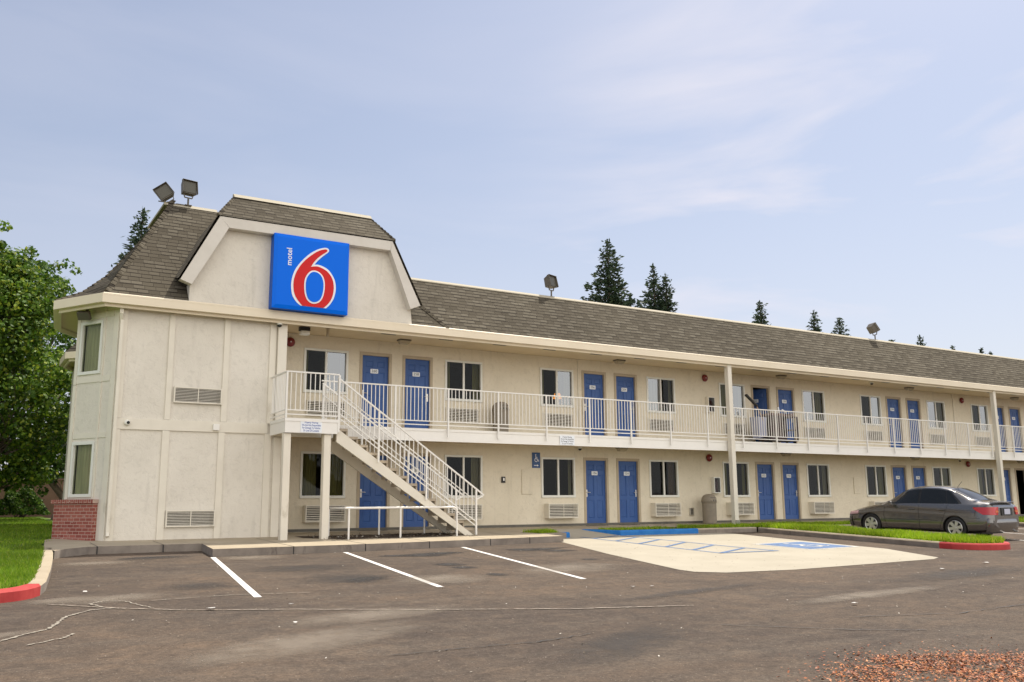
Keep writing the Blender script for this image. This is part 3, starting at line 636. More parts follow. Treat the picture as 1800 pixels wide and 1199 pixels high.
# roofs (u along, v up the slope)
def uvroof(co, p):
    n = p.normal; h = Vector((-n.y, n.x, 0)); h = h.normalized() if h.length > .01 else Vector((1,0,0)); up = h.cross(n) if False else n.cross(h)
    return (co.dot(h), abs(1)*co.dot(up if up.z > 0 else -up))
m = MB(); ZT, YT = 6.93, -.42; E0 = -1.80
m.poly([(7.0,E0,5.32),(XEND+.4,E0,5.32),(XEND+.4,YT,ZT),(7.0,YT,ZT)])
m.build('roof', SHINGLE, BLD, fix=False, uvf=uvroof)
m = MB(); m.box(7.2, XEND+.4, YT+.061, YT+.25, ZT-.02, ZT+.055); m.poly([(7,YT+.26,ZT-.05),(XEND,YT+.26,ZT-.05),(XEND,13,ZT-.2),(7,13,ZT-.2)]); m.prism([(7.2,YT-.04,ZT-.03),(7.2,YT-.036,ZT+.0),(7.2,YT+.06,ZT+.075),(7.2,YT+.06,ZT-.03)], (XEND-6.8,0,0)); m.build('roof_edge', FLASH, BLD)
# wing roof: flared hipped mansard
slope = (8.42-5.32)/(.8+1.8)
TA = (2.14,.8,8.42); TB = (6.35,.8,8.42)
m = MB()
m.poly([(.45,E0,5.322),(8.98,E0,5.322),TB,TA])
def lerp(a, b, t): return tuple(a[i]+(b[i]-a[i])*t for i in range(3))
Aeb, Beb, Ceb = (.44,E0,5.322), (-.40,-.40,5.322), (-.18,2.12,5.322); D2 = (1.0,3.9,5.322)
levels = [(.0,.0),(.22,.10),(.42,.26),(.58,.44),(.74,.63),(.88,.82),(1,1)]
TBk = (2.14,3.2,8.42)
def ringp(c, t, T): f, h = t; return (c[0]+(T[0]-c[0])*f, c[1]+(T[1]-c[1])*f, c[2]+(8.42-5.322)*h)
for (l0, l1) in zip(levels[:-1], levels[1:]):
    h0, h1 = l0[1], l1[1]
    a0, a1 = lerp(Aeb, TA, h0), lerp(Aeb, TA, h1)
    b0, b1 = ringp(Beb, l0, TA), ringp(Beb, l1, TA); c0, c1 = ringp(Ceb, l0, TBk), ringp(Ceb, l1, TBk); d0, d1 = ringp(D2, l0, TBk), ringp(D2, l1, TBk)
    if l1[1] == 1: a1 = TA; b1 = TA
    m.poly([a0,b0,b1,a1] if b1 != a1 else [a0,b0,a1]); m.poly([b0,c0,c1,b1]); m.poly([c0,d0,d1,c1] if c1 != d1 else [c0,d0,c1])
m.poly([(8.98,E0,5.322),(8.98,3.2,5.322),(6.35,3.2,8.42),TB]); m.poly([TA,TB,(6.35,3.2,8.42),TBk])
m.build('wing_roof', SHINGLE, BLD, fix=False, uvf=uvroof); m = MB(); m.poly([(.50,7.14,5.33),(.50,8.8,5.33),(1.7,8.8,6.6),(1.7,7.4,6.6)]); m.poly([(1.1,6.5,5.33),(.5,7.14,5.33),(1.7,7.4,6.6),(2.2,6.6,6.6)]); m.poly([(.5,8.8,5.33),(1.5,10.6,5.33),(2.6,10.2,6.6),(1.7,8.8,6.6)])
m.build('bay_roof', SHINGLE, BLD, fix=False, uvf=uvroof)
# hip caps
def hipcaps(m, pts, w=.17, step=.145):
    P = [Vector(p) for p in pts]; seg = [(a,b,(b-a).length) for a,b in zip(P[:-1],P[1:])]; tot = sum(s[2] for s in seg); d = 0
    while d < tot-.05:
        r = d
        for a,b,l in seg:
            if r <= l: break
            r -= l
        t = (b-a).normalized(); p = a+t*r; s = t.cross(Vector((0,0,1))).normalized(); u = s.cross(t).normalized()
        q = p+t*(step*1.5)
        m.add([p-s*w/2-u*.03+u*.0, p+u*.045, p+s*w/2-u*.03, q-s*w/2-u*.045, q+u*.018, q+s*w/2-u*.045, p-u*.03], [(0,1,4,3),(1,2,5,4),(0,6,1),(6,2,1)], 0); d += step
m = MB()
for q, w_ in (([lerp(Aeb,TA,.02), TA], .17), ([ringp(Beb,l,TA) for l in levels], .17), ([(8.98,E0,5.33), TB], .14)): m = MB(); hipcaps(m, q, w_); m.build('hip_caps', SHINGLE, BLD, fix=False, uvf=lambda co,p: (co.x+co.y, co.z*.5))
m = MB(); m.prism([(2.06,.76,8.39),(2.06,.86,8.49),(2.06,.95,8.49),(2.06,.95,8.39)], (1.29,0,0)); m.box(2.0,2.1,.8,3.2,8.40,8.46); m.build('roof_edge', FLASH, BLD)
# dormer with the sign
DY = -1.78
dw = [(2.24,5.32),(2.24,5.76),(2.98,7.22),(7.26,7.25),(7.86,5.74),(7.90,5.32)]
m = MB(); n = len(dw)
m.add([(x,DY,z) for x,z in dw]+[(x,DY+.9+(0 if i in (0,5) else .9),z) for i,(x,z) in enumerate(dw)], [tuple(range(n))]+[(i,(i+1) % n,n+(i+1) % n,n+i) for i in range(n)])
m.build('dormer_wall', STUCCO2, BLD, fix=False)
# rake and header boards (proud)
m = MB(); 
for q in ([(1.98,5.79),(2.24,5.70),(3.02,7.17),(2.80,7.42)], [(2.80,7.42),(3.03,7.17),(7.16,7.20),(7.22,7.45)], [(7.22,7.45),(7.17,7.20),(7.76,5.70),(8.04,5.82)]):
    m.prism([(x,-2.0,z) for x,z in q], (0,.215,0))
m.build('dormer_trim', noisy('dormer_trim_paint', (.62,.585,.52,1), (.70,.665,.60,1), 2, .6, .1, 30, .003, .3, (2.2,.64,(.45,.40,.33,1))), BLD)
m = MB(); ty = -1.22; tz = 8.22
roofq = [(2.74,-2.02,7.44),(7.27,-2.02,7.47),(6.90,ty,tz+.02),(3.30,ty,tz)]
m.poly(roofq)
# cheeks of the dormer roof: slopes running down along both rakes
m.poly([(2.74,-2.02,7.44),(3.30,ty,tz),(3.3,1.2,tz),(2.2,1.2,6.6),(1.93,-2.02,5.80)]); m.poly([(7.27,-2.02,7.47),(8.10,-2.02,5.82),(8.0,1.2,6.6),(6.9,1.2,tz),(6.90,ty,tz+.02)])
m.poly([(3.3,ty,tz),(6.9,ty,tz+.02),(6.9,1.2,tz),(3.3,1.2,tz)])
m.build('dormer_roof', SHINGLE, BLD, fix=False, uvf=uvroof)
m = MB(); m.prism([(3.28,ty-.06,tz-.02),(3.28,ty+.05,tz+.09),(3.28,ty+.12,tz+.09),(3.28,ty+.12,tz-.02)], (3.65,0,.02)); m.build('roof_edge', FLASH, BLD)
for q in ([(2.74,-2.02,7.45),(3.30,ty,tz)], [(7.27,-2.02,7.48),(6.9,ty,tz)]): hipm = MB(); hipcaps(hipm,q,.12); hipm.build('hip_caps', SHINGLE, BLD, fix=False, uvf=lambda co,p: (co.x+co.y, co.z*.5))

# windows
def window(k, up, key, x0, x1, z0, z1):
    m = MB(); f = .06; y0, y1 = -.035, .05
    m.box(x0, x1, y0, y1, z1-f, z1); m.box(x0, x1, y0-.012, y1, z0, z0+f+.01); m.box(x0, x0+f, y0, y1, z0+f+.011, z1-f-.001); m.box(x1-f, x1, y0, y1, z0+f+.011, z1-f-.001)
    xm = (x0+x1)/2; m.box(xm-.03, xm+.03, y0+.012, y1, z0+f+.011, z1-f-.001)
    w = m.build('window', VINYL, BLD, bevel=.006)
    random.seed(k*31+up*7+(3 if key == 'wB' else 0)); r = random.random
    refl = {(0,1,'wA'):(0,1),(0,1,'wB'):(0,0),(1,1,'wA'):(0,1),(1,1,'wB'):(1,0),(2,1,'wA'):(0,1),(2,1,'wB'):(1,0),(3,1,'wA'):(0,1),(3,1,'wB'):(1,0),(4,1,'wA'):(0,1),(4,1,'wB'):(1,0)}.get((k,up,key),(0,0))
    for i, (a, b) in enumerate(((x0+f, xm-.031), (xm+.031, x1-f))):
        m = MB(); yy = .012+.018*i; m.poly([(a,yy,z0+f+.01),(b,yy,z0+f+.01),(b,yy,z1-f),(a,yy,z1-f)]); m.build('pane', GLASSR if refl[i] else GLASS, w, fix=False)
        m = MB(); 
    # curtains: each side covers part of the opening
    sides = [(x0, x0+ (x1-x0)*(.08+.20*r())), (x1-(x1-x0)*(.08+.26*r()), x1)]
    if r() < .35: sides = [(x0, x0+(x1-x0)*(.3+.2*r())), (x1-.14, x1)]
    if (k,up,key) == (0,0,'wA'): sides = [(x0, x0+.5), (xm+.1, x1)]
    cm = CURT[int(r()*2.6) % 3]
    for a, b in sides:
        m = MB(); n = max(6, int((b-a)/.025)); pts = [(a+(b-a)*i/n, .17+.03*math.sin(i*1.35)+.01*math.sin(i*.5)) for i in range(n+1)]
        for p, q in zip(pts[:-1], pts[1:]): m.poly([(p[0],p[1],z0-.15),(q[0],q[1],z0-.15),(q[0],q[1],z1+.02),(p[0],p[1],z1+.02)])
        m.build('curtain', cm, w, fix=False, smooth=False)
for w in WIN:
    if w[0] < 5: window(*w)
# chamfer windows
for (s0, s1, z0, z1), red in zip(CH, (1, 0)):
    m = MB(); f = .07
    def P(s, z, o): return ch(s, z, o)
    for a, b, c, d in ((s0-.05,s1+.05,z1-.02,z1+f-.02),(s0-.05,s1+.05,z0-f+.02,z0+.02),(s0-.05,s0+.02,z0+.021,z1-.021),(s1-.02,s1+.05,z0+.021,z1-.021)):
        m.prism([P(a,c,-.05),P(b,c,-.05),P(b,d,-.05),P(a,d,-.05)], (cn.x*.085,cn.y*.085,0))
    w = m.build('window', VINYL, BLD)
    m = MB(); m.poly([P(s1,z0,-.02),P(s0,z0,-.02),P(s0,z1,-.02),P(s1,z1,-.02)]); m.build('pane', GLASS, w, fix=False)
    for mi, (a, b, cm) in enumerate(((s0+.02,s0+.16,CURTR if red else CURTW),(s0+.18,s1-.02,CURTW))):
        m = MB(); n = int((b-a)/.02)
        for i in range(n):
            q = [a+(b-a)*j/n for j in (i,i+1)]; o = [-.09-.02*math.sin(j*1.3) for j in (i,i+1)]
            m.poly([P(q[0],z0-.1,o[0]),P(q[1],z0-.1,o[1]),P(q[1],z1+.1,o[1]),P(q[0],z1+.1,o[0])])
        if not (red and mi == 0): m.build('curtain', cm, w, fix=False)
        else: m.build('curtain', cm, w, fix=False)['label'] = 'red curtain panel'
# doors
NUM = {(0,1):('260','258'),(1,1):('256','254'),(2,1):('252','250'),(3,1):('248','246'),(4,1):('244','242'),(5,1):('240','238'),(0,0):('160','158'),(1,0):('156','154'),(2,0):('152','150'),(3,0):('148','146'),(4,0):('144','142'),(5,0):('140','138')}
def door(k, up, key, x0, x1, z0, z1):
    w = x1-x0; t = .045; fw = .05
    # frame set in the wall opening
    m = MB(); m.box(x0-.045, x0+.035, -.018, .08, z0, z1+.05); m.box(x1-.035, x1+.045, -.018, .08, z0, z1+.05); m.box(x0+.036, x1-.036, -.018, .08, z1-.035, z1+.05)
    m.build('door_frame', JAMB, BLD)
    root = bpy.data.objects.new('door', None); 
    X0, X1, Z0, Z1 = x0+.037, x1-.037, z0+.012, z1-.037; W = X1-X0; H = Z1-Z0
    holes = []
    for cx in (.29, .71):
        for a, b in ((.09,.38),(.45,.72) if False else (.42,.78),(.83,.93)): pass
    m = MB(); y = .055; hs = []
    for cx in (.285, .715):
        for a, b in ((.10,.385),(.445,.785),(.84,.935)): hs.append((X0+W*(cx-.15), X0+W*(cx+.15), Z0+H*a, Z0+H*b))
    wall_holes(m, X0, X1, Z0, Z1, y, .012, hs, 0, 0)
    for a, b, c, d in hs:
        g = .022; i0 = (a+g, b-g, c+g, d-g); e = .018; y1 = y+.012; y2 = y+.002
        m.poly([(a,y1,c),(b,y1,c),(i0[1],y1,i0[2]),(i0[0],y1,i0[2])]); m.poly([(a,y1,d),(i0[0],y1,i0[3]),(i0[1],y1,i0[3]),(b,y1,d)]); m.poly([(a,y1,c),(i0[0],y1,i0[2]),(i0[0],y1,i0[3]),(a,y1,d)]); m.poly([(b,y1,c),(b,y1,d),(i0[1],y1,i0[3]),(i0[1],y1,i0[2])])
        j = (i0[0]+e,i0[1]-e,i0[2]+e,i0[3]-e)
        m.poly([(i0[0],y1,i0[2]),(i0[1],y1,i0[2]),(j[1],y2,j[2]),(j[0],y2,j[2])]); m.poly([(i0[0],y1,i0[3]),(j[0],y2,j[3]),(j[1],y2,j[3]),(i0[1],y1,i0[3])]); m.poly([(i0[0],y1,i0[2]),(j[0],y2,j[2]),(j[0],y2,j[3]),(i0[0],y1,i0[3])]); m.poly([(i0[1],y1,i0[2]),(i0[1],y1,i0[3]),(j[1],y2,j[3]),(j[1],y2,j[2])])
        m.poly([(j[0],y2,j[2]),(j[1],y2,j[2]),(j[1],y2,j[3]),(j[0],y2,j[3])])
    m.poly([(X0,y+.04,Z0),(X1,y+.04,Z0),(X1,y+.04,Z1),(X0,y+.04,Z1)]); m.poly([(X0,y,Z0),(X0,y+.04,Z0),(X0,y+.04,Z1),(X0,y,Z1)]); m.poly([(X1,y,Z0),(X1,y+.04,Z0),(X1,y+.04,Z1),(X1,y,Z1)])
    opn = (k,up,key) in ((2,1,'dA'),(4,0,'dB'))
    hinge_left = key == 'dB'
    if opn:
        hx = X0 if hinge_left else X1; ang = R(62) if hinge_left else -R(58 if up else 80)
        M = Matrix.Translation((hx,.09,0)) @ Matrix.Rotation(ang, 4, 'Z') @ Matrix.Translation((-hx,-.06,0))
        m.v = [tuple(M @ Vector(v)) for v in m.v]
    else: M = Matrix.Identity(4)
    d = m.build('door', BLUE, BLD, fix=False)
    if opn: d['label'] = 'blue door standing open onto a dark room'
    # plate with number
    zc = z0+1.60 if not up else z0+1.63
    xc = (x0+x1)/2-.02; pm = MB(); pw, ph = .115, .062
    pts = []
    for sx, sy, a0 in ((1,1,0),(-1,1,90),(-1,-1,180),(1,-1,270)):
        for q in range(4): a = R(a0+30*q); pts.append((sx*(pw-.02)+.02*math.cos(a), y-.003, sy*(ph-.02)+.02*math.sin(a)))
    pm.prism([tuple(M @ Vector((xc+p[0], p[1], zc+p[2]))) for p in pts], M.to_3x3() @ Vector((0,-.008,0))); pl = pm.build('number_plate', CARD, d)
    no = NUM[(k,up)][0 if key == 'dA' else 1]
    text_mesh('door_number', no, .105, INKB, M @ Matrix.Translation((xc, y-.0125, zc)) @ FACE_FRONT, d, extrude=.001, space=1.05)
    # lever handle
    hx = X0+.055 if key == 'dA' else X1-.055; s = 1 if key == 'dA' else -1; hz = z0+.98
    hm = MB(); hm.box(hx-.022, hx+.022, y-.012, y-.001, hz-.11, hz+.11); hm.tube((hx,y-.012,hz+.03),(hx,y-.055,hz+.03),.012); hm.tube((hx,y-.055,hz+.03),(hx+s*.11,y-.055,hz+.025),.010); hm.tube((hx,y-.012,hz-.06),(hx,y-.02,hz-.06),.02)
    hm.v = [tuple(M @ Vector(v)) for v in hm.v]; hm.build('door_handle', STEEL, d)
for dd in DOOR:
    if dd[0] < 5: door(*dd)
# columns
for x in (19.33, 34.2, 49.0):
    m = MB(); m.box(x-.085, x+.085, -1.76, -1.59, wz(-1.7)-.02, 5.14); c_ = m.build('column', CREAM, BLD, bevel=.012)
m = MB(); m.box(19.25,19.41,-1.80,-1.76,-.0,.12); m.build('column_base', STEEL, BLD)
# balcony railing in panels between posts
RZ = 3.735; PX = [6.0,7.55,9.09,10.64,12.23,13.75,15.29,16.85,18.40]+[18.40+1.553*i for i in range(1,20)]
for a, b in zip([5.56]+PX[:-1], PX):
    if a > 44: break
    m = MB(); y = -1.585
    m.box(a, b, y-.022, y+.022, RZ-.03, RZ); m.box(a, b, y-.012, y+.012, FL+.16, FL+.185); m.box(a, b, y-.012, y+.012, FL+.06, FL+.085)
    n = max(2, round((b-a)/.112))
    for i in range(1, n): x = a+(b-a)*i/n; m.box(x-.008, x+.008, y-.008, y+.008, FL+.1855, RZ-.031)
    r_ = m.build('railing', WHITE, BLD)
    m = MB(); m.box(b-.02, b+.02, y-.03, y+.012, 2.42, RZ-.031); m.build('post', WHITE, r_)
# downspout, junction box, conduit
m = MB(); m.box(.80,.88,-1.66,-1.59,4.93,5.10); m.bar((.84,-1.63,4.95),(.87,-1.56,4.80),.07,.06); m.box(.835,.905,-1.60,-1.537,.12,4.80); m.bar((.87,-1.555,.14),(.87,-1.62,.03),.06,.06); m.build('downspout', CREAM, BLD)
m = MB(); m.box(2.98,3.12,-1.60,-1.541,2.40,2.54); m.build('junction_box', WHITE, BLD)
m = MB(); m.tube((14.48,-.02,FL),(14.48,-.02,5.15),.012); m.tube((34.0,-.02,FL),(34.0,-.02,5.15),.014); m.build('conduit', CREAM, BLD)
m = MB(); m.box(12.36,12.73,-.03,-.001,.95,1.68); m.build('access_panel', STUCCO, BLD, bevel=.01)
m = MB(); m.box(27.25,27.6,-.03,-.001,.96,1.58); m.build('access_panel', STUCCO, BLD, bevel=.01)

# ------------------------------------------------------------------ staircase with landing
ST = empty('staircase', (7.0,-2.2,0), 'straight outdoor staircase with cream stringers, landing and white railings', 'staircase')
LX0, LX1, LY0 = 4.30, 5.56, -2.78
m = MB(); m.box(LX0+.02, LX1-.02, LY0+.03, -1.56, 2.40, FL-.02); m.box(LX0, LX1, LY0, LY0+.028, 2.31, FL-.09); m.box(LX0, LX0+.019, LY0+.029, -1.61, 2.31, FL-.09); m.box(LX0-.012, LX1+.012, LY0-.014, -1.62, FL-.088, FL-.015)
m.build('landing', WHITE, ST)
for x0, y0 in ((LX0+.0, LY0+.06), (LX1-.30, LY0+.06)):
    m = MB(); m.box(x0, x0+.17, y0, y0+.17, wz(y0)-.05, 2.30); m.build('landing_post', CREAM, ST, bevel=.012)
NS = 15; zb = wz(-2.7); ztop = FL-.02; rise = (ztop-zb)/NS; XA, XB = 5.60, 9.28; run = (XB-XA)/(NS-1)
for i in range(1, NS):
    z = ztop-i*rise; x = XA+(i-1)*run
    m = MB(); m.box(x-.03, x+run+.01, -2.62, -1.70, z-.065, z); m.box(x-.02, x+.02, -2.60, -1.72, z+.001, z+rise-.066)
    m.build('step', noisy('step_concrete', (.40,.34,.26,1), (.48,.41,.32,1), 5, .85, .3, 60, .004) if i == 1 else bpy.data.materials['step_concrete'], ST)
sl = (ztop-zb)/(XB-XA+run)
for y in (-2.70, -1.69):
    m = MB(); x0, x1 = XA-.03, XB+.15; zt = lambda x: ztop-.20-(x-XA)*sl
    m.prism([(x0,y,zt(x0)),(x1,y,zt(x1)),(x1-.28,y,zb+.0),(x1-.42,y,zb),(x0,y,zt(x0)-.33)] if True else [], (0,.065,0)); m.build('stringer', CREAM, ST)
def stair_rail(y, name='handrail'):
    m = MB(); zr = lambda x: ztop+.98-(x-XA)*sl
    x0, x1 = LX1-.0, XB+.02
    m.bar((x0,y,zr(x0)),(x1,y,zr(x1)),.042,.035); m.bar((x0,y,zr(x0)-.93),(x1,y,zr(x1)-.93),.022,.024); m.bar((x0,y,zr(x0)-.82),(x1,y,zr(x1)-.82),.022,.024)
    s = 1 if y < -2 else -1
    m.tube((x0,y+.05*s,zr(x0)-.30),(x1,y+.05*s,zr(x1)-.30),.014)
    m.bar((x1,y,zr(x1)),(x1+.22,y,zr(x1)-.16),.042,.035); m.bar((x1+.22,y,zr(x1)-.16),(x1,y,zr(x1)-.27),.03)
    n = int((x1-x0)/.115)
    for i in range(1, n): x = x0+(x1-x0)*i/n; m.box(x-.008, x+.008, y-.008, y+.008, zr(x)-.82, zr(x)-.02)
    h = m.build(name, WHITE, ST)
    for x in (x0+.02, 6.62, 7.9, x1-.0): 
        m = MB(); m.box(x-.02, x+.02, y-.024, y+.018, zr(x)-1.24 if x < x1-.1 else zb, zr(x)-.018); m.build('post', WHITE, h)
stair_rail(-2.74); stair_rail(-1.66)
# landing rails
m = MB(); y = LY0+.015
m.box(LX0, LX1+.02, y-.022, y+.022, RZ-.03, RZ); m.box(LX0, LX1, y-.012, y+.012, FL+.16, FL+.185); m.box(LX0, LX1, y-.012, y+.012, FL+.06, FL+.085)
for i in range(1, 11): x = LX0+(LX1-LX0)*i/11; m.box(x-.008, x+.008, y-.008, y+.008, FL+.186, RZ-.031)
x = LX0+.015; m.box(x-.022, x+.022, LY0+.038, -1.56, RZ-.03, RZ); m.box(x-.012, x+.012, LY0+.04, -1.56, FL+.16, FL+.185); m.box(x-.012, x+.012, LY0+.04, -1.56, FL+.06, FL+.085)
for i in range(1, 11): q = LY0+(1.22)*i/11; m.box(x-.008, x+.008, q-.008, q+.008, FL+.186, RZ-.031)
m.box(x-.02, x+.02, y-.021, y+.019, FL-.01, RZ-.031); m.box(LX1-.0, LX1+.04, y-.03, y+.012, 2.35, RZ-.031)
m.build('landing_rail', WHITE, ST)
# ground guard rail
GR = empty('guard_rail', (7.2,-2.4,wz(-2.4)), 'low white tube guard rail standing in front of the stairs', 'guard rail')
m = MB(); gz = .60
m.path([(5.75,-1.75,gz-.02),(5.62,-2.3,gz),(5.72,-3.02,gz)],.021); m.tube((5.72,-3.02,gz),(8.56,-2.92,gz),.026,n=10); m.path([(8.56,-2.92,gz),(8.63,-2.92,gz-.02),(8.66,-2.92,gz-.1)],.024); m.tube((5.75,-1.75,gz-.02),(8.4,-1.62,gz-.02),.02); m.build('top_rail', WHITE, GR)
for x, y in ((5.80,-3.02),(7.12,-2.97),(8.66,-2.92),(5.78,-1.75),(7.12,-1.68),(8.4,-1.62)):
    m = MB(); m.tube((x,y,wz(y)-.03),(x,y,gz-.02),.023); m.build('post', WHITE, GR)

# ------------------------------------------------------------------ big sign
SG = empty('motel_sign', (5.06,-1.9,5.36), 'square blue box sign with a large red 6 outlined in white', 'sign')
m = MB(); m.box(4.09,6.01,-2.05,-1.785,5.34,7.20); m.build('sign_box', SIGNBLUE2, SG, bevel=.012)
m = MB()
o = [(4.09,5.34),(6.01,5.34),(6.01,7.20),(4.09,7.20)]; i_ = [(4.18,5.43),(5.92,5.43),(5.92,7.11),(4.18,7.11)]
for k in range(4):
    a, b = o[k], o[(k+1) % 4]; c, d = i_[(k+1) % 4], i_[k]
    m.poly([(a[0],-2.052,a[1]),(b[0],-2.052,b[1]),(c[0],-2.085,c[1]),(d[0],-2.085,d[1])])
m.poly([(x,-2.085,z) for x,z in i_]); m.build('sign_face', SIGNBLUE, SG, fix=False)
W6p = [(5.47,6.92),(5.455,6.965),(5.40,6.99),(5.33,6.98),(5.19,6.93),(5.02,6.82),(4.87,6.68),(4.73,6.51),(4.62,6.34),(4.56,6.17),(4.53,5.98),(4.54,5.82),(4.57,5.68),(4.64,5.57),(4.72,5.49),(4.79,5.45),(5.43,5.45),(5.52,5.54),(5.61,5.68),(5.66,5.85),(5.67,6.02),(5.64,6.18),(5.57,6.31),(5.47,6.43),(5.36,6.49),(5.22,6.53),(5.10,6.52),(5.2,6.65),(5.32,6.77),(5.43,6.86)]
R6p = [(5.425,6.915),(5.41,6.94),(5.37,6.945),(5.31,6.93),(5.19,6.88),(5.04,6.77),(4.9,6.64),(4.77,6.49),(4.67,6.32),(4.61,6.16),(4.585,5.99),(4.595,5.83),(4.63,5.7),(4.69,5.6),(4.77,5.51),(4.83,5.451),(5.36,5.451),(5.47,5.55),(5.56,5.69),(5.605,5.85),(5.615,6.01),(5.59,6.16),(5.53,6.28),(5.44,6.38),(5.33,6.44),(5.2,6.48),(5.11,6.475),(5.01,6.45),(5.07,6.56),(5.17,6.69),(5.29,6.8),(5.40,6.88)]
H6p = [(5.10,6.37),(5.20,6.35),(5.3,6.28),(5.36,6.16),(5.38,6.0),(5.36,5.8),(5.31,5.65),(5.23,5.56),(5.11,5.52),(5.01,5.54),(4.92,5.62),(4.87,5.76),(4.85,5.94),(4.86,6.12),(4.92,6.25),(5.0,6.34)]
def smooth(P, it=2):
    for _ in range(it):
        Q = []
        for i in range(len(P)):
            a, b = P[i], P[(i+1) % len(P)]; Q += [(a[0]*.75+b[0]*.25, a[1]*.75+b[1]*.25), (a[0]*.25+b[0]*.75, a[1]*.25+b[1]*.75)]
        P = Q
    return P
hc = (sum(p[0] for p in H6p)/16, sum(p[1] for p in H6p)/16); H6i = [(hc[0]+(x-hc[0])*.86, hc[1]+(z-hc[1])*.91) for x,z in H6p]
for nm, P, y, ma in (('digit_outline',W6p,-2.086,SIGNWHITE),('digit',R6p,-2.097,SIGNRED),('counter_outline',smooth(H6p),-2.108,SIGNWHITE),('counter',smooth(H6i),-2.119,SIGNBLUE)):
    if nm in ('digit_outline','digit'):
        S_ = []   # keep the flat base corners sharp
        n = len(P)
        for i in range(n):
            p0, p1, p2 = P[i-1], P[i], P[(i+1) % n]
            flat = p1[1] < 5.46
            if flat or i == (26 if nm == 'digit_outline' else 27): S_.append(p1)
            else: S_ += [(p1[0]*.75+p0[0]*.25, p1[1]*.75+p0[1]*.25), (p1[0]*.75+p2[0]*.25, p1[1]*.75+p2[1]*.25)]
        P = S_
    m = MB(); m.prism([(x,y,z) for x,z in P], (0,-.010,0)); m.build(nm, ma, SG)
text_mesh('lettering', 'motel', .19, SIGNWHITE, Matrix.Translation((4.47,-2.088,6.64)) @ FACE_FRONT @ Matrix.Rotation(R(90),4,'Z'), SG, extrude=.004, sx=1.0, bold=.002, space=1.0)

# ------------------------------------------------------------------ fixtures
def ac(x, z, w=1.1, h=.44, y=0, d=.25, proud=True):
    pass
def make_ac(name, label, w, h, d, group, slats=8):
    r = empty(name, (0,0,0), label, 'air conditioner', group)
    t = .03; m = MB(); m.box(0,w,-d,-.003,0,t); m.box(0,w,-d,-.003,h-t,h); m.box(0,t,-d,-.003,t,h-t); m.box(w-t,w,-d,-.003,t,h-t); m.box(t,w-t,-.03,-.004,t,h-t,1); m.build('casing', [CREAM, DARKM], r)
    m = MB(); n = slats
    for i in range(n):
        z = t+(h-2*t)*(i+.5)/n; hh = (h-2*t)/n*.42
        m.add([(t,-d+.005,z-hh/2),(w-t,-d+.005,z-hh/2),(w-t,-d+.005+.02,z+hh/2),(t,-d+.025,z+hh/2),(t,-d+.018,z-hh/2),(w-t,-d+.018,z-hh/2),(w-t,-d+.038,z+hh/2),(t,-d+.038,z+hh/2)], [(0,1,2,3),(7,6,5,4),(0,4,5,1),(3,2,6,7)])
    m.box(w/2-.01, w/2+.01, -d+.002, -d+.004, t, h-t); m.build('grille', CREAM, r); return r
acl = make_ac('air_conditioner','',1.08,.43,.25,'slatted wall air conditioners',8); first = True
acu = make_ac('air_conditioner','',1.08,.42,.07,'slatted wall air conditioners',8); ful = True
for k, X in enumerate(W5):
    for up in (0,1):
        for key, off in (('wA',.10),('wB',.02)):
            if k == 4 and key == 'wB': continue
            nm = NUM[(k,up)][0 if key == 'wA' else 1]
            lab = f"cream slatted air conditioner below the {'upstairs' if up else 'ground floor'} window just {'left' if key=='wA' else 'right'} of blue door {nm}"
            loc = (X+MOD[0][key][0]+off, 0, 2.99 if up else .24)
            src = acu if up else acl
            if src.get('used'): copy_thing(src, loc, lab)
            else: src.location = loc; src['label'] = lab; src['used'] = 1
for o in bpy.data.objects:
    if 'used' in o: del o['used']
wac = make_ac('air_conditioner','cream louvred air conditioner grille high on the blank left wing wall',1.08,.37,.05,'wing wall air conditioners',9)
wac.location = (2.07,-1.524,3.0); copy_thing(wac, (2.05,-1.524,.21), 'cream louvred air conditioner grille low on the blank left wing wall')
# alarm bells
def bell():
    r = empty('alarm_bell',(0,0,0),'','alarm bell','round red fire alarm bells')
    Mx = Matrix.Rotation(R(90),3,'X')
    MB().lathe([(.04,.0),(.06,.004),(.06,.03)], M=Mx, n=16).build('mount', DARKM, r)
    MB().lathe([(.03,.03),(.125,.03),(.128,.045),(.115,.075),(.08,.095),(.03,.10),(.0,.10)], M=Mx, n=28).build('gong', RED, r, smooth=True)
    MB().lathe([(.018,.10),(.018,.108),(.0,.108)], M=Mx, n=10).build('bolt', STEEL, r); return r
bl = bell(); BP = [(5.21,4.91,'red alarm bell beside the white corner post above the stair landing'),(19.84,4.91,'upstairs red alarm bell left of the tall column'),(19.88,2.17,'ground floor red alarm bell left of the tall column'),(34.62,4.91,'upstairs red alarm bell far right between two windows'),(34.64,2.20,'ground floor red alarm bell above the parked car roof')]
bl.location = (BP[0][0],0,BP[0][1]); bl['label'] = BP[0][2]
for x,z,l in BP[1:]: copy_thing(bl,(x,0,z),l)
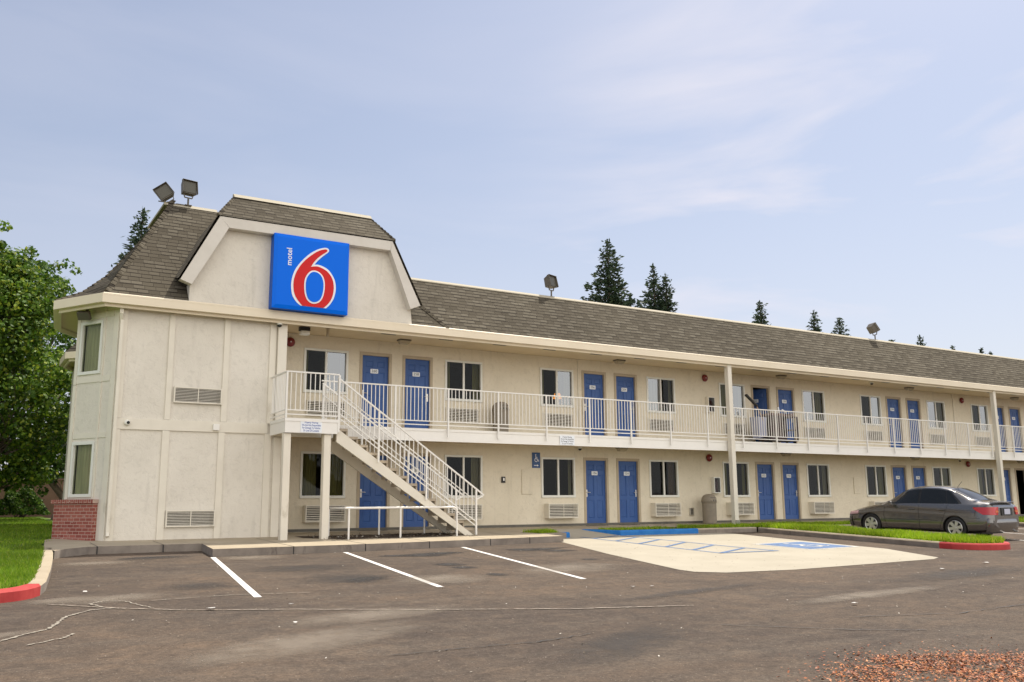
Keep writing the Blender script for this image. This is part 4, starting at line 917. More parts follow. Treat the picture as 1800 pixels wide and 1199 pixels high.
# corridor ceiling lamps
def clamp():
    r = empty('ceiling_light',(0,0,0),'','ceiling light','box lights under the corridor ceilings')
    m = MB(); m.box(-.17,.17,-.11,.11,-.035,0); m.build('base', BRONZE, r)
    m = MB(); m.add([(-.16,-.10,-.036),(.16,-.10,-.036),(.16,.10,-.036),(-.16,.10,-.036),(-.12,-.07,-.12),(.12,-.07,-.12),(.12,.07,-.12),(-.12,.07,-.12)],[(4,5,6,7),(0,4,5,1),(1,5,6,2),(2,6,7,3),(3,7,4,0)]); m.build('diffuser', mat('light_diffuser',(.42,.36,.25,1),.5), r); return r
cl = clamp(); f = True
for z, nm in ((5.16,'upstairs'),(2.39,'ground floor')):
    for i, x in enumerate((8.26,15.75,23.1,30.4,37.8)):
        lab = f"{'flat box ceiling light' } on the {nm} corridor ceiling above blue door {NUM[(i,1 if z>3 else 0)][1]}"
        if f: cl.location = (x,-.52,z); cl['label'] = lab; f = False
        else: copy_thing(cl,(x,-.52,z),lab)
# emergency light near the landing
EL = empty('wall_pack_light',(5.28,-.95,5.16),'black and white wall pack light hanging above the stair landing','light','eave lights')
m = MB(); m.box(5.15,5.41,-1.03,-.87,5.06,5.155); m.build('housing', BLACK, EL); m = MB(); m.box(5.16,5.40,-1.05,-.88,4.95,5.055); m.build('diffuser', VINYL, EL, bevel=.02)
SD = MB(); SD.box(5.82,5.90,-1.1,-1.02,5.13,5.16); SD.box(5.83,5.89,-1.1,-1.04,4.95,5.129); tag(SD.build('ceiling_speaker', JAMB, bevel=.01),'small beige bracket box hanging from the soffit right of the wall pack light','fixture')
# cameras
def dome(x, y, z, lab, white=True, wall=False):
    r = empty('security_camera',(x,y,z),lab,'camera','small dome security cameras')
    if wall:
        Mx = Matrix.Rotation(R(90),3,'X'); MB().lathe([(.02,0),(.06,.0),(.065,.03),(.05,.06),(.03,.07)], c=(x,y,z), M=Mx).build('housing', VINYL, r, smooth=True); MB().lathe([(.03,.06),(.036,.07),(.026,.09),(.0,.1)], c=(x,y,z), M=Mx @ Matrix.Rotation(R(15),3,'Y')).build('lens', BLACK, r, smooth=True)
    else:
        MB().lathe([(.07,0),(.07,-.04),(.055,-.05)], c=(x,y,z)).build('housing', VINYL, r); MB().lathe([(.055,-.05),(.05,-.08),(.03,-.1),(0,-.107)], c=(x,y,z)).build('lens', BLACK, r, smooth=True)
dome(1.12,-1.541,2.50,'white ball camera on the trim board of the left wing wall', wall=True)
dome(4.42,-1.66,5.06,'dome camera under the eave at the corner of the blank wing')
dome(14.43,-.12,2.39,'dome camera under the balcony right of the blue wheelchair sign')
dome(27.6,-.9,5.16,'dome camera under the far eave above the grey car'); dome(33.97,-.12,2.39,'dome camera beside the far ground floor alarm bell')
# floodlights
def flood(name, base, yaw, pitch, label, s=.38, post=.22, roll=0):
    r = empty(name, base, label, 'floodlight', 'box floodlights'); b = Vector(base)
    m = MB(); m.box(b.x-.09,b.x+.09,b.y-.06,b.y+.06,b.z,b.z+.02); m.tube(b,b+Vector((0,0,post)),.025); m.box(b.x-.3,b.x-.1,b.y-.02,b.y+.02,b.z+.0,b.z+.018); m.build('stand', BRONZE, r)
    M = Matrix.Translation(b+Vector((0,0,post+.0))) @ Matrix.Rotation(yaw,4,'Z') @ Matrix.Rotation(roll,4,'Y')
    m = MB()
    for sx in (-1,1): m.bar(M @ Vector((sx*.10,0,0)), M @ Vector((sx*.13,0,.10)), .03, .02)
    m.bar(M @ Vector((-.10,0,0)), M @ Vector((.10,0,0)), .04, .02); m.build('bracket', BRONZE, r)
    H = M @ Matrix.Translation((0,0,.09)) @ Matrix.Rotation(pitch,4,'X')
    m = MB(); a = s/2
    vs = [(-a,-.07,0),(a,-.07,0),(a,-.09,s*.95),(-a,-.09,s*.95),(-a*.8,.12,.03),(a*.8,.12,.03),(a*.8,.10,s*.85),(-a*.8,.10,s*.85)]
    m.add([H @ Vector(v) for v in vs], [(3,2,1,0),(4,5,6,7),(0,1,5,4),(1,2,6,5),(2,3,7,6),(3,0,4,7)]); m.box(-a-.012,a+.012,-.16,-.071,s*.93,s*.95,M=H); m.box(-a-.012,-a,-.15,-.071,.0,s*.93,M=H); m.box(a,a+.012,-.15,-.071,.0,s*.93,M=H)
    hd = m.build('head', BRONZE, r, bevel=.008); m = MB(); m.box(-a*.88,a*.88,-.084,-.080,.03,s*.86,M=H @ Matrix.Rotation(R(2.9),4,'X')); m.build('lens', LENS, hd)
flood('floodlight',(2.60,.84,8.47),R(12),R(-12),'upright box floodlight on the top edge of the tall wing roof')
flood('floodlight',(2.16,.84,8.47),R(-15),R(-12),'floodlight tilted to the left on the corner of the tall wing roof', post=.06, roll=R(-38))
flood('floodlight',(13.32,-.32,6.98),R(20),R(-14),'box floodlight on the long roof edge, the one left of the two big conifers')
flood('floodlight',(28.8,-.32,6.98),R(75),R(-35),'floodlight on the far long roof edge seen from the side')
r = empty('floodlight',(.35,-.75,5.0),'dark swivel floodlight under the chamfered corner eave','floodlight','eave lights')
c0 = Vector(ch(.98,5.10,.12)); m = MB(); m.tube(c0+Vector((0,0,.1)),c0,.035); m.bar(c0,c0+Vector((-.04,-.06,-.1)),.04); m.build('bracket', BRONZE, r)
M = Matrix.Translation(c0+Vector((-.05,-.12,-.12))) @ Matrix.Rotation(R(-30),4,'Z') @ Matrix.Rotation(R(35),4,'X'); m = MB(); m.box(-.14,.14,-.10,.0,-.1,.1,M=M); m.box(-.10,.10,.001,.08,-.07,.07,M=M); hd = m.build('head', BRONZE, r, bevel=.01); m = MB(); m.box(-.12,.12,-.105,-.101,-.085,.085,M=M); m.build('lens', LENS, hd)
# access sign
AS = empty('wheelchair_sign',(12.88,0,1.96),'dark blue wheelchair sign with a right arrow on the ground floor wall','sign')
m = MB(); m.box(12.74,13.02,-.022,-.003,1.73,2.19); m.build('panel', HCBLUE, AS)
m = MB()
for q in wheelchair(lambda a, b: (12.88+a, -.025, 2.01+b), .16): m.poly(q)
m.prism([(12.80,-.024,1.795),(12.91,-.024,1.795),(12.91,-.024,1.775),(12.96,-.024,1.805),(12.91,-.024,1.835),(12.91,-.024,1.815),(12.80,-.024,1.815)],(0,-.002,0)); m.build('symbol', SIGNWHITE, AS, fix=False)
# notices
def notice(x0, x1, y, z0, z1, lab, ink):
    r = empty('notice_sign',((x0+x1)/2,y,z0),lab,'sign','printed white notices'); m = MB(); m.box(x0,x1,y-.008,y-.002,z0,z1); m.build('panel', CARD, r, bevel=.004)
    w = x1-x0
    text_mesh('lettering','Property Warning\nWe Are Not Responsible\nFor Damage To Vehicles\nOr Loss Of Contents', (z1-z0)*.235, ink, Matrix.Translation(((x0+x1)/2,y-.0092,(z0+z1)/2+.0)) @ FACE_FRONT, r, extrude=.0008, sx=w/((z1-z0)*2.75), line=.95, bold=.0006)
notice(4.66,5.17,LY0-.002,2.32,2.60,'white notice with blue text on the stair landing edge',INK)
notice(12.71,13.22,-1.547,2.325,2.60,'white notice with grey text on the long balcony edge',mat('grey_ink',(.2,.2,.22,1),.6))
# wall bits
m = MB(); m.box(11.66,11.78,-.05,-.002,1.28,1.46); kb = m.build('door_buzzer', INKB, bevel=.008); tag(kb,'small black key box on the bare ground floor wall','key box'); m = MB(); m.box(11.70,11.74,-.058,-.051,1.34,1.42); m.build('button', STEEL, kb)
m = MB(); m.box(18.90,19.06,-.06,-.002,.26,.50); ob = tag(m.build('outlet_box', STEEL, bevel=.008),'grey outlet box low on the wall left of the trash bin','outlet'); m = MB(); m.box(18.93,19.03,-.066,-.061,.30,.46); m.build('cover', DARKM, ob)
def cabinet(x0,x1,z0,z1,lab,body,redin):
    r = empty('fire_extinguisher_cabinet',((x0+x1)/2,0,z0),lab,'cabinet','fire extinguisher cabinets'); m = MB(); t = .03
    m.box(x0,x1,-.14,-.002,z0,z0+t); m.box(x0,x1,-.14,-.002,z1-t,z1); m.box(x0,x0+t,-.14,-.002,z0+t,z1-t); m.box(x1-t,x1,-.14,-.002,z0+t,z1-t); m.box(x0+t,x1-t,-.02,-.003,z0+t,z1-t,1); m.build('case', [body, INKB], r)
    cx = (x0+x1)/2; MB().lathe([(.0,z0+.04),(.05,z0+.04),(.055,z0+.08),(.055,z1-.16),(.03,z1-.11),(.02,z1-.06),(0,z1-.05)], c=(cx,-.08,0), n=14).build('extinguisher', mat('extinguisher_red',(.07,.006,.006,1),.3), r, smooth=True)
    m = MB(); m.poly([(x0+t,-.135,z0+t),(x1-t,-.135,z0+t),(x1-t,-.135,z1-t),(x0+t,-.135,z1-t)]); m.build('glass', GLASS, r, fix=False)
cabinet(19.96,20.26,.98,1.52,'ground floor extinguisher cabinet with dark opening left of the tall column',VINYL,1)
cabinet(19.86,20.18,3.72,4.26,'upstairs grey extinguisher cabinet behind the balcony railing left of the tall column',CREAM,1)
# trash bins
def bin_(x, y, z, lab):
    r = empty('trash_bin',(x,y,z),lab,'trash bin','dome-lid trash bins')
    MB().lathe([(.21,0),(.225,.02),(.235,.66),(.245,.68),(.245,.70),(.0,.70)], c=(x,y,z), n=24).build('body', BINM, r, smooth=False)
    prof = [(.25,.70),(.255,.74),(.24,.84),(.19,.92),(.10,.965),(0,.975)]
    l = MB().lathe(prof, c=(x,y,z), n=24).build('lid', BINM, r, smooth=True)
    m = MB(); m.add([(x+.252*math.sin(a)*s, y-.252*math.cos(a)*s, z+h) for h, s in ((.735,1.02),(.86,.93)) for a in (R(-30),R(-10),R(10),R(30),R(50))], [(i,i+1,6+i,5+i) for i in range(4)]); m.build('opening', INKB, l, fix=False)
bin_(19.42,-.42,wz(-.4),'beige dome-lid trash bin on the ground floor walkway'); bin_(11.42,-.40,FL-.02,'dark beige dome-lid trash bin upstairs behind the balcony railing')
# lamp inside a window
TL = empty('table_lamp',(13.95,.7,3.6),'lit orange table lamp seen in the upstairs window left of door 256','lamp')
lampm = mat('lamp_shade_glow',(.7,.25,.05,1),.8); lampm.node_tree.nodes['Principled BSDF'].inputs['Emission Color'].default_value = (1,.35,.06,1); lampm.node_tree.nodes['Principled BSDF'].inputs['Emission Strength'].default_value = .9
MB().lathe([(.14,0),(.09,.17)], c=(14.0,.45,3.93), n=16).build('lamp_shade', lampm, TL); m = MB(); m.tube((14.0,.45,3.5),(14.0,.45,3.93),.02); m.box(13.8,14.2,.35,.65,3.2,3.5); m.build('lamp_stand', CURT[2], TL)
# housekeeping cart + mop
CT = empty('housekeeping_cart',(21.950,-.75,FL-.02),'loaded dark housekeeping cart with a hanging bag on the balcony','cart')
cz = FL-.02; cxa, cxb = 21.350, 23.150
m = MB(); m.box(21.750,cxb,-1.1,-.55,cz+.12,cz+.16); m.box(21.750,cxb,-1.1,-.55,cz+.95,cz+.98); m.box(21.750,cxb,-.58,-.55,cz+.16,cz+.95)
for x in (21.770,cxb-.02): m.box(x-.02,x+.02,-1.1,-1.06,cz+.16,cz+.95)
m.box(21.750,22.400,-1.09,-1.07,cz+.16,cz+.94); m.box(21.790,cxb-.05,-1.08,-.6,cz+.5,cz+.52); m.build('frame', mat('cart_brown',(.06,.035,.03,1),.6), CT)
m = MB(); 
for x in (21.850,23.050):
    for y in (-1.0,-.65): m.tube((x-.02,y,cz+.06),(x+.02,y,cz+.06),.06,n=12)
m.build('caster', BLACK, CT)
m = MB(); m.add([(21.670,-1.05,cz+.9),(21.300,-1.0,cz+.92),(21.300,-.62,cz+.92),(21.670,-.62,cz+.9),(21.670,-1.0,cz+.25),(21.370,-.95,cz+.2),(21.370,-.66,cz+.2),(21.670,-.66,cz+.25)],[(0,1,5,4),(1,2,6,5),(2,3,7,6),(3,0,4,7),(7,6,5,4)]); m.build('linen_bag', mat('linen_bag',(.36,.38,.50,1),.9), CT)
m = MB(); random.seed(3)
for i in range(8):
    x = 21.800+i*.16; m.box(x,x+.13,-1.02,-.7,cz+.981,cz+1.03+.08*random.random()); 
m.build('supplies', [mat('folded_towels',(.20,.13,.11,1),.9)], CT)
m = MB(); m.tube((22.400,-.95,cz+1.03),(22.370,-.95,cz+1.30),.03); m.tube((22.600,-.9,cz+1.22),(22.750,-.95,cz+1.12),.035); m.build('bottle', SIGNWHITE, CT)
m = MB(); m.tube((21.62,-1.0,cz+.65),(21.22,-1.04,3.93),.016); bm_ = tag(m.build('broom', mat('broom_handle',(.5,.34,.2,1),.5)),'broom with black bristles leaning out of the cart over the balcony','broom'); m = MB(); m.bar((21.24,-1.04,3.91),(20.72,-1.06,4.27),.10,.05); m.build('bristles', BLACK, bm_)

# ------------------------------------------------------------------ car
def make_car():
    th = R(5.0); org = Vector((22.05,-5.0,0))
    SR = Vector((22.2,-7.37)); f = Vector((-math.sin(th), math.cos(th))); rgt = Vector((f.y, -f.x))
    # local x: 0 = nose, 4.53 = tail; wheels at .88 and 3.48; local y: left negative ... car left side faces the camera
    def toW(p):
        x, y, z = p; base = SR+f*(3.48-x)+rgt*(y+.74); zz = z+zl(SR.y)+(base.y-SR.y)*.0318; return Vector((base.x, base.y, zz))
    car = empty('sedan_car', toW((2.26,0,0)), 'dark grey four-door sedan parked nose-in beside the grass island', 'car')
    st = [ # x, zb, w, zs, wb, zc, wr
     (0.00,.30,.50,.56,.44,.60,.28),(.05,.22,.66,.62,.58,.67,.36),(.18,.19,.77,.67,.68,.735,.44),(.45,.18,.835,.73,.74,.80,.50),(.80,.18,.85,.79,.77,.87,.54),(1.10,.18,.85,.85,.78,.93,.58),(1.28,.18,.85,.89,.785,.975,.62),
     (1.50,.18,.85,.91,.785,1.11,.60),(1.80,.18,.85,.925,.785,1.30,.565),(2.02,.18,.85,.93,.785,1.405,.55),(2.25,.18,.85,.935,.785,1.455,.55),(2.6,.18,.85,.94,.785,1.48,.55),(3.0,.18,.85,.945,.785,1.472,.55),(3.3,.18,.85,.955,.78,1.42,.55),(3.6,.19,.85,.965,.775,1.29,.56),
     (3.9,.20,.845,.975,.765,1.14,.60),(4.08,.21,.84,.985,.755,1.065,.63),(4.25,.23,.83,.99,.74,1.045,.62),(4.42,.26,.79,.985,.70,1.03,.58),(4.50,.30,.74,.95,.66,.985,.54),(4.53,.36,.68,.88,.62,.90,.50)]
    A = np.array(st)
    def S(x): return [np.interp(x, A[:,0], A[:,i]) for i in range(1,7)]
    from functools import lru_cache
    def Ssm(x):   # light smoothing
        return np.mean([S(min(4.53, max(0, x+d))) for d in (-.06,-.03,0,.03,.06)], axis=0) if .1 < x < 4.45 else np.array(S(x))
    def sec(x):
        zb, w, zs, wb, zc, wr = Ssm(x); mid = zc > zs+.14
        return [(0,zb),(w*.80,zb),(w*.955,zb+.05),(w*.985,zb+.14),(w*1.0,.42),(w*.998,.56),(w*.985,min(.70,zs-.12)),(w*.955,zs-.05),(wb,zs),(wb+(wr-wb)*.5,zs+(zc-.05-zs)*.55),(wr+.02,zc-.06 if mid else zc-.02),(wr*.86,zc-.022 if mid else zc-.008),(wr*.5,zc-.004),(0,zc)]
    xs = sorted(set(list(np.linspace(0,4.53,56))+[.05,.02]))
    m = MB(); rings = []
    for x in xs:
        s = sec(x); full = [(x,-y,z) for y,z in s]+[(x,y,z) for y,z in s[-2:0:-1]]; rings.append(full)
    n = len(rings[0]); vs = [toW(p) for r_ in rings for p in r_]
    fs = [(i*n+j, i*n+(j+1) % n, (i+1)*n+(j+1) % n, (i+1)*n+j) for i in range(len(rings)-1) for j in range(n)]; fs += [tuple(range(n)), tuple((len(rings)-1)*n+j for j in range(n-1,-1,-1))]
    m.add(vs, fs)
    PAINT = mat('grey_car_paint', (.15,.145,.14,1), .20, .7, .5); PAINT.node_tree.nodes['Principled BSDF'].inputs['Coat Weight'].default_value = 1; PAINT.node_tree.nodes['Principled BSDF'].inputs['Coat Roughness'].default_value = .04
    body = m.build('body', PAINT, car, smooth=True)
    # wheel arches
    cut = MB()
    for x in (.88,3.48):
        for s in (-1,1): a, b = toW((x,s*.56,.30)), toW((x,s*.95,.30)); cut.tube(a, b, .355, n=36)
    co = cut.build('cut', BLACK); co.hide_render = True
    bo = body.modifiers.new('b','BOOLEAN'); bo.object = co; bo.solver = 'EXACT'; bo.operation = 'DIFFERENCE'
    bpy.context.view_layer.update(); dg = bpy.context.evaluated_depsgraph_get(); me = bpy.data.meshes.new_from_object(body.evaluated_get(dg)); body.modifiers.clear(); body.data = me; bpy.data.objects.remove(co)
    me.polygons.foreach_set('use_smooth', [len(p.vertices) < 8 for p in me.polygons])
    mm = body.modifiers.new('e','EDGE_SPLIT') ; mm.split_angle = R(38)
    CG = mat('car_glass', (.006,.008,.008,1), .04, 0, .45); CG.node_tree.nodes['Principled BSDF'].inputs['Coat Weight'].default_value = .0
    TR = mat('black_trim', (.01,.01,.01,1), .4)
    def surf(x, t, side, off=.006):     # t 0..1 belt to roof edge
        s = sec(x); P = [Vector((s[i][0], s[i][1])) for i in (8,9,10)]; q = P[0].lerp(P[1], t/.55) if t < .55 else P[1].lerp(P[2], (t-.55)/.45)
        return toW((x, side*(q.x+off), q.y+off*.3))
    def gpatch(name, edges, side, ma, off=.006, par=None):
        """edges: function t -> (x0,x1)"""
        m = MB(); T = np.linspace(.06,.92,9); K = 10; V = []
        for t in T:
            a, b = edges(t)
            for k in range(K+1): V.append(surf(a+(b-a)*k/K, t, side, off))
        m.add(V, [(i*(K+1)+k, i*(K+1)+k+1, (i+1)*(K+1)+k+1, (i+1)*(K+1)+k) for i in range(len(T)-1) for k in range(K)]); return m.build(name, ma, par or car, fix=True)
    for side in (-1,1):
        L_ = lambda a0, a1, p=1.0: (lambda t: a0+(a1-a0)*t**p)
        gpatch('window_trim', lambda t: (1.50+.55*t, 3.70-.42*t**1.6), side, TR, .003)
        gpatch('window', lambda t: (1.56+.55*t, 2.40), side, CG)
        gpatch('window', lambda t: (2.47, 3.26-.10*t), side, CG)
        gpatch('window', lambda t: (3.30-.10*t, 3.62-.40*t**1.5), side, CG)
        # mirror
        m = MB(); c_ = (1.66, side*.93, .95); vs = [toW((c_[0]+a, c_[1]+b, c_[2]+d)) for a in (-.07,.06) for b in (-.10,.10) for d in (-.06,.06)]
        m.add(vs, [(0,1,3,2),(4,6,7,5),(0,4,5,1),(2,3,7,6),(0,2,6,4),(1,5,7,3)]); m.build('mirror', PAINT, car, bevel=.025)
        for x in (2.22,3.12):
            s = sec(x); m = MB(); m.add([toW((x+a, side*(s[6][0]+.001+b), .80+d)) for a in (-.09,.09) for b in (0,.028) for d in (-.016,.016)], [(0,1,3,2),(4,6,7,5),(0,4,5,1),(2,3,7,6),(0,2,6,4),(1,5,7,3)]); m.build('door_handle', PAINT, car, bevel=.008)
        # shut lines
        def side_pt(x, z, off=.004):
            s = sec(x); zz = [p[1] for p in s[2:9]]; yy = [p[0] for p in s[2:9]]; return toW((x, side*(float(np.interp(z, zz, yy))+off), z))
        m = MB()
        for pts in ([(1.36,.86),(1.33,.6),(1.40,.3),(1.46,.24)], [(2.43,.93),(2.44,.6),(2.44,.24)], [(3.30,.95),(3.22,.72),(3.12,.5),(3.02,.24)], [(1.46,.245),(3.02,.245)], [(4.10,.90),(4.06,.66)], [(3.88,.60),(4.2,.60)], [(1.5,.50),(3.0,.50)]):
            P = []
            for a, b in zip(pts[:-1], pts[1:]):
                for i in range(6): t = i/6; P.append((a[0]+(b[0]-a[0])*t, a[1]+(b[1]-a[1])*t))
            P.append(pts[-1])
            for a, b in zip(P[:-1], P[1:]):
                horizontal = abs(b[0]-a[0]) > abs(b[1]-a[1]); dx, dz = (0,.004) if horizontal else (.004,0)
                m.poly([side_pt(a[0]-dx,a[1]-dz), side_pt(b[0]-dx,b[1]-dz), side_pt(b[0]+dx,b[1]+dz), side_pt(a[0]+dx,a[1]+dz)])
        m.build('shut_line', TR, car, fix=False)
        # tail light wraps the corner
        TLm = bpy.data.materials.get('tail_light_red') or mat('tail_light_red', (.50,.006,.01,1), .12, spec=.8)
        m = MB(); V = []; K = 12
        for j, v in enumerate(np.linspace(0,1,6)):
            for k in range(K+1):
                u = k/K; x = 4.02+.50*min(1,u*1.25); zlo = .865-.165*min(1,u*2.4)**.8; zhi = .895+.02*u; z = zlo+(zhi-zlo)*v
                s = sec(min(x,4.52)); yy = float(np.interp(z, [p[1] for p in s[4:9]], [p[0] for p in s[4:9]]))
                if u > .8: V.append(toW((4.545, side*(yy+.01-(u-.8)/.2*.20), z)))
                else: V.append(toW((x+.01, side*(yy+.012), z)))
        m.add(V, [(j*(K+1)+k, j*(K+1)+k+1, (j+1)*(K+1)+k+1, (j+1)*(K+1)+k) for j in range(5) for k in range(K)]); tl = m.build('tail_light', TLm, car, smooth=True)
        m = MB()
        for yy in (.60,.52): m.tube(toW((4.53,side*yy,.79)), toW((4.556,side*yy,.79)), .034, n=14)
        m.build('reflector', bpy.data.materials.get('amber_lens') or mat('amber_lens',(.75,.22,.10,1),.15,spec=.8), tl)
        # headlight
        m = MB(); V = []
        for j, v in enumerate(np.linspace(0,1,4)):
            for k in range(9):
                u = k/8; x = .06+.42*u; z = .56+.05*u+(.09)*v; s = sec(x); yy = float(np.interp(z, [p[1] for p in s[4:9]], [p[0] for p in s[4:9]])); V.append(toW((x-.01, side*(yy+.012), z)))
        m.add(V, [(j*9+k, j*9+k+1, (j+1)*9+k+1, (j+1)*9+k) for j in range(3) for k in range(8)]); m.build('headlight', bpy.data.materials.get('headlight_lens') or mat('headlight_lens',(.55,.35,.36,1),.15,spec=.8), car, smooth=True)
    # glass front/rear
    def cross(name, x0, x1, shrink):
        m = MB(); V = []; K = 8; n_ = 10
        for i in range(n_+1):
            x = x0+(x1-x0)*i/n_; s = sec(x); 
            for k in range(K+1):
                u = -1+2*k/K; y = u*(s[10][0]*shrink); z = float(np.interp(abs(y), [s[13][0],s[12][0],s[11][0],s[10][0]], [s[13][1],s[12][1],s[11][1],s[10][1]])); V.append(toW((x,y,z+.007)))
        m.add(V, [(i*(K+1)+k, i*(K+1)+k+1, (i+1)*(K+1)+k+1, (i+1)*(K+1)+k) for i in range(n_) for k in range(K)]); m.build(name, CG, car, smooth=True)
    cross('rear_window', 3.33, 4.02, .93); cross('windshield', 1.32, 2.0, .95)
    # bumpers
    for nm, xc, sg in (('rear_bumper',4.37,1),('front_bumper',.20,-1)):
        m = MB(); pts = []
        for k in range(13):
            a = R(-90+15*k); pts.append((xc+sg*.17*abs(math.cos(a))**.6, (.80 if sg > 0 else .79)*math.copysign(abs(math.sin(a))**.45, math.sin(a))))
        V = []
        for z, o in ((.22,-.06),(.32,-.01),(.48,.005),(.575,.0),(.61,-.03),(.615,-.10)) if sg > 0 else ((.20,-.06),(.30,-.01),(.42,.0),(.50,-.01),(.54,-.04),(.545,-.10)):
            for x, y in pts: V.append(toW((x+sg*o, y*(1+o*.3), z)))
        m.add(V, [(j*13+k, j*13+k+1, (j+1)*13+k+1, (j+1)*13+k) for j in range(5) for k in range(12)]); m.build(nm, PAINT, car, smooth=True, fix=True)
    # plate, spoiler, badge, exhaust, antenna
    m = MB(); q = [toW((4.556,y,z)) for y,z in ((-.16,.715),(.16,.715),(.16,.86),(-.16,.86))]; m.prism(q, (toW((4.562,0,0))-toW((4.556,0,0)))); pl = m.build('license_plate', mat('license_plate',(.50,.52,.62,1),.5), car)
    m = MB(); q = [toW((4.546,y,z)) for y,z in ((-.30,.68),(.30,.68),(.30,.89),(-.30,.89))]; m.prism(q, (toW((4.549,0,0))-toW((4.546,0,0)))); m.build('plate_recess', TR, car)
    m = MB(); q = [toW((x,y,z)) for x in (4.38,4.50) for y in (-.58,.58) for z in (1.035,1.06)]; m.add(q, [(0,1,3,2),(4,6,7,5),(0,4,5,1),(2,3,7,6),(0,2,6,4),(1,5,7,3)]); m.build('spoiler', PAINT, car, bevel=.01)
    m = MB(); m.tube(toW((4.3,.5,.24)), toW((4.56,.5,.24)), .03, n=12); m.build('exhaust', STEEL, car)
    m = MB(); m.tube(toW((3.22,0,1.44)), toW((3.36,0,1.60)), .006, n=6); m.build('antenna', TR, car)
    m = MB(); q = [toW((x,y,z)) for x in (.5,4.1) for y in (-.6,.6) for z in (.16,.24)]; m.add(q, [(0,1,3,2),(4,6,7,5),(0,4,5,1),(2,3,7,6),(0,2,6,4),(1,5,7,3)]); m.build('underbody', TR, car)
    RIM = mat('alloy_rim', (.62,.62,.60,1), .3, .7)
    for x in (.88,3.48):
        for s in (-1,1):
            c0 = toW((x,s*.74,.31)); ax = (toW((x,s*1,.31))-toW((x,0,.31))).normalized()
            zax = ax; xa = Vector((0,0,1)).cross(zax).normalized(); ya = zax.cross(xa); M = Matrix((xa,ya,zax)).transposed()
            m = MB().lathe([(.19,-.09),(.275,-.09),(.305,-.07),(.31,0),(.305,.07),(.28,.095),(.21,.085),(.20,.05)], c=c0, n=36, M=M, cap=False); w = m.build('wheel', BLACK, car, smooth=True)
            m = MB(); m.lathe([(.0,.03),(.19,.03),(.205,.088)], c=c0, n=30, M=M, cap=False); m.build('rim', mat('dark_rim_dish',(.05,.05,.05,1),.5) if 'dark_rim_dish' not in bpy.data.materials else bpy.data.materials['dark_rim_dish'], w)  # plain dark grey dish behind the spokes
            m = MB()
            for k in range(6):
                a = R(60*k+10); t = Vector((math.cos(a), math.sin(a), 0)); n2 = Vector((-t.y, t.x, 0))
                q = [t*.03+n2*.032, t*.03-n2*.032, t*.195-n2*.05, t*.195+n2*.05]
                V = [c0+M @ (p+Vector((0,0,.092))) for p in q]+[c0+M @ (p+Vector((0,0,.06))) for p in q]; m.add(V, [(0,1,2,3),(7,6,5,4),(0,4,5,1),(1,5,6,2),(2,6,7,3),(3,7,4,0)])
            m.lathe([(.19,.07),(.208,.09),(.2,.098),(.185,.09)], c=c0, n=30, M=M, cap=False); m.lathe([(.05,.09),(.045,.105),(0,.107)], c=c0, n=14, M=M); m.build('hubcap', RIM, w)
    return car
make_car()

# ------------------------------------------------------------------ trees and back wall
def limb(m, a, b, r0, r1, bend=.15, n=5):
    a = Vector(a); b = Vector(b); d = (b-a); pts = [a+d*(i/n)+Vector((random.uniform(-1,1),random.uniform(-1,1),random.uniform(-.3,.3)))*(bend*d.length*.12*(1 if 0<i<n else 0)) for i in range(n+1)]
    for i in range(n): m.tube(pts[i], pts[i+1], r0+(r1-r0)*i/n, r0+(r1-r0)*(i+1)/n, n=9, cap=False)
    return pts
def broad(name, base, H, rad, z0, label, nclump, leaf, ma, seed, lean=(0,0), trunk=.22, ell=1.0, group='leafy trees left of the building', per=110):
    random.seed(seed); t = empty(name, base, label, 'tree', group); b = Vector(base); m = MB()
    top = b+Vector((lean[0], lean[1], H*.9)); pts = limb(m, b-Vector((0,0,.1)), top, trunk, .04, .5, 9)
    C = []; SPR = set()
    for i in range(nclump):
        while True:
            u = random.random(); h = z0+(H-z0)*u; rr = rad*min(1,1.18*(1-u)**.42)*min(1,.55+1.4*u)
            a = random.uniform(0, 6.283); q = math.sqrt(random.random()); 
            if q > .35 or random.random() < .3: break
        sp = 1+.45*noise.noise((a*1.6+seed, u*5, 0)); p = b+Vector((lean[0]*u+math.cos(a)*rr*q*sp, lean[1]*u+math.sin(a)*rr*q*sp, h)); C.append(p)
        if i % 3 == 0:
            k = min(8, int(max(0,(p.z-b.z)/H*.75)*9)); limb(m, pts[k], p, trunk*.16*(1-u*.6), .01, .8, 4)
    m.build('trunk', BARK, t, fix=False, smooth=True)
    for i in range(nclump//3):
        c_ = random.choice(C); o = (c_-b-Vector((lean[0]*.5, lean[1]*.5, H*.55))); o.z *= .8
        if o.length > .1: C.append(c_+o.normalized()*random.uniform(.35,.85)); SPR.add(len(C)-1)
    P = []; N = []
    for ci, c_ in enumerate(C):
        s = random.choice((.28,.4,.5,.62,.8,.95))*random.uniform(.85,1.1)*ell
        if ci in SPR: s = random.uniform(.18,.34)
        k = max(12, int(per*(s/ell)**1.5*1.5)); d = unit(k); r_ = rng.uniform(.35,1.0,k)**.6
        P.append(np.array(c_)+d*r_[:,None]*np.array([s,s,s*.72])); N.append(d*.7+unit(k)*.6+np.array([0,0,.35]))
    P = np.concatenate(P); N = np.concatenate(N); N /= np.linalg.norm(N,axis=1,keepdims=True)
    Rr = unit(len(P)); U = np.cross(N, Rr); U /= np.linalg.norm(U,axis=1,keepdims=True); V = np.cross(N, U); L = leaf*rng.uniform(.6,1.25,len(P))
    quads('crown', P, U*L[:,None], V*(L*.8)[:,None], ma, parent=t); return t
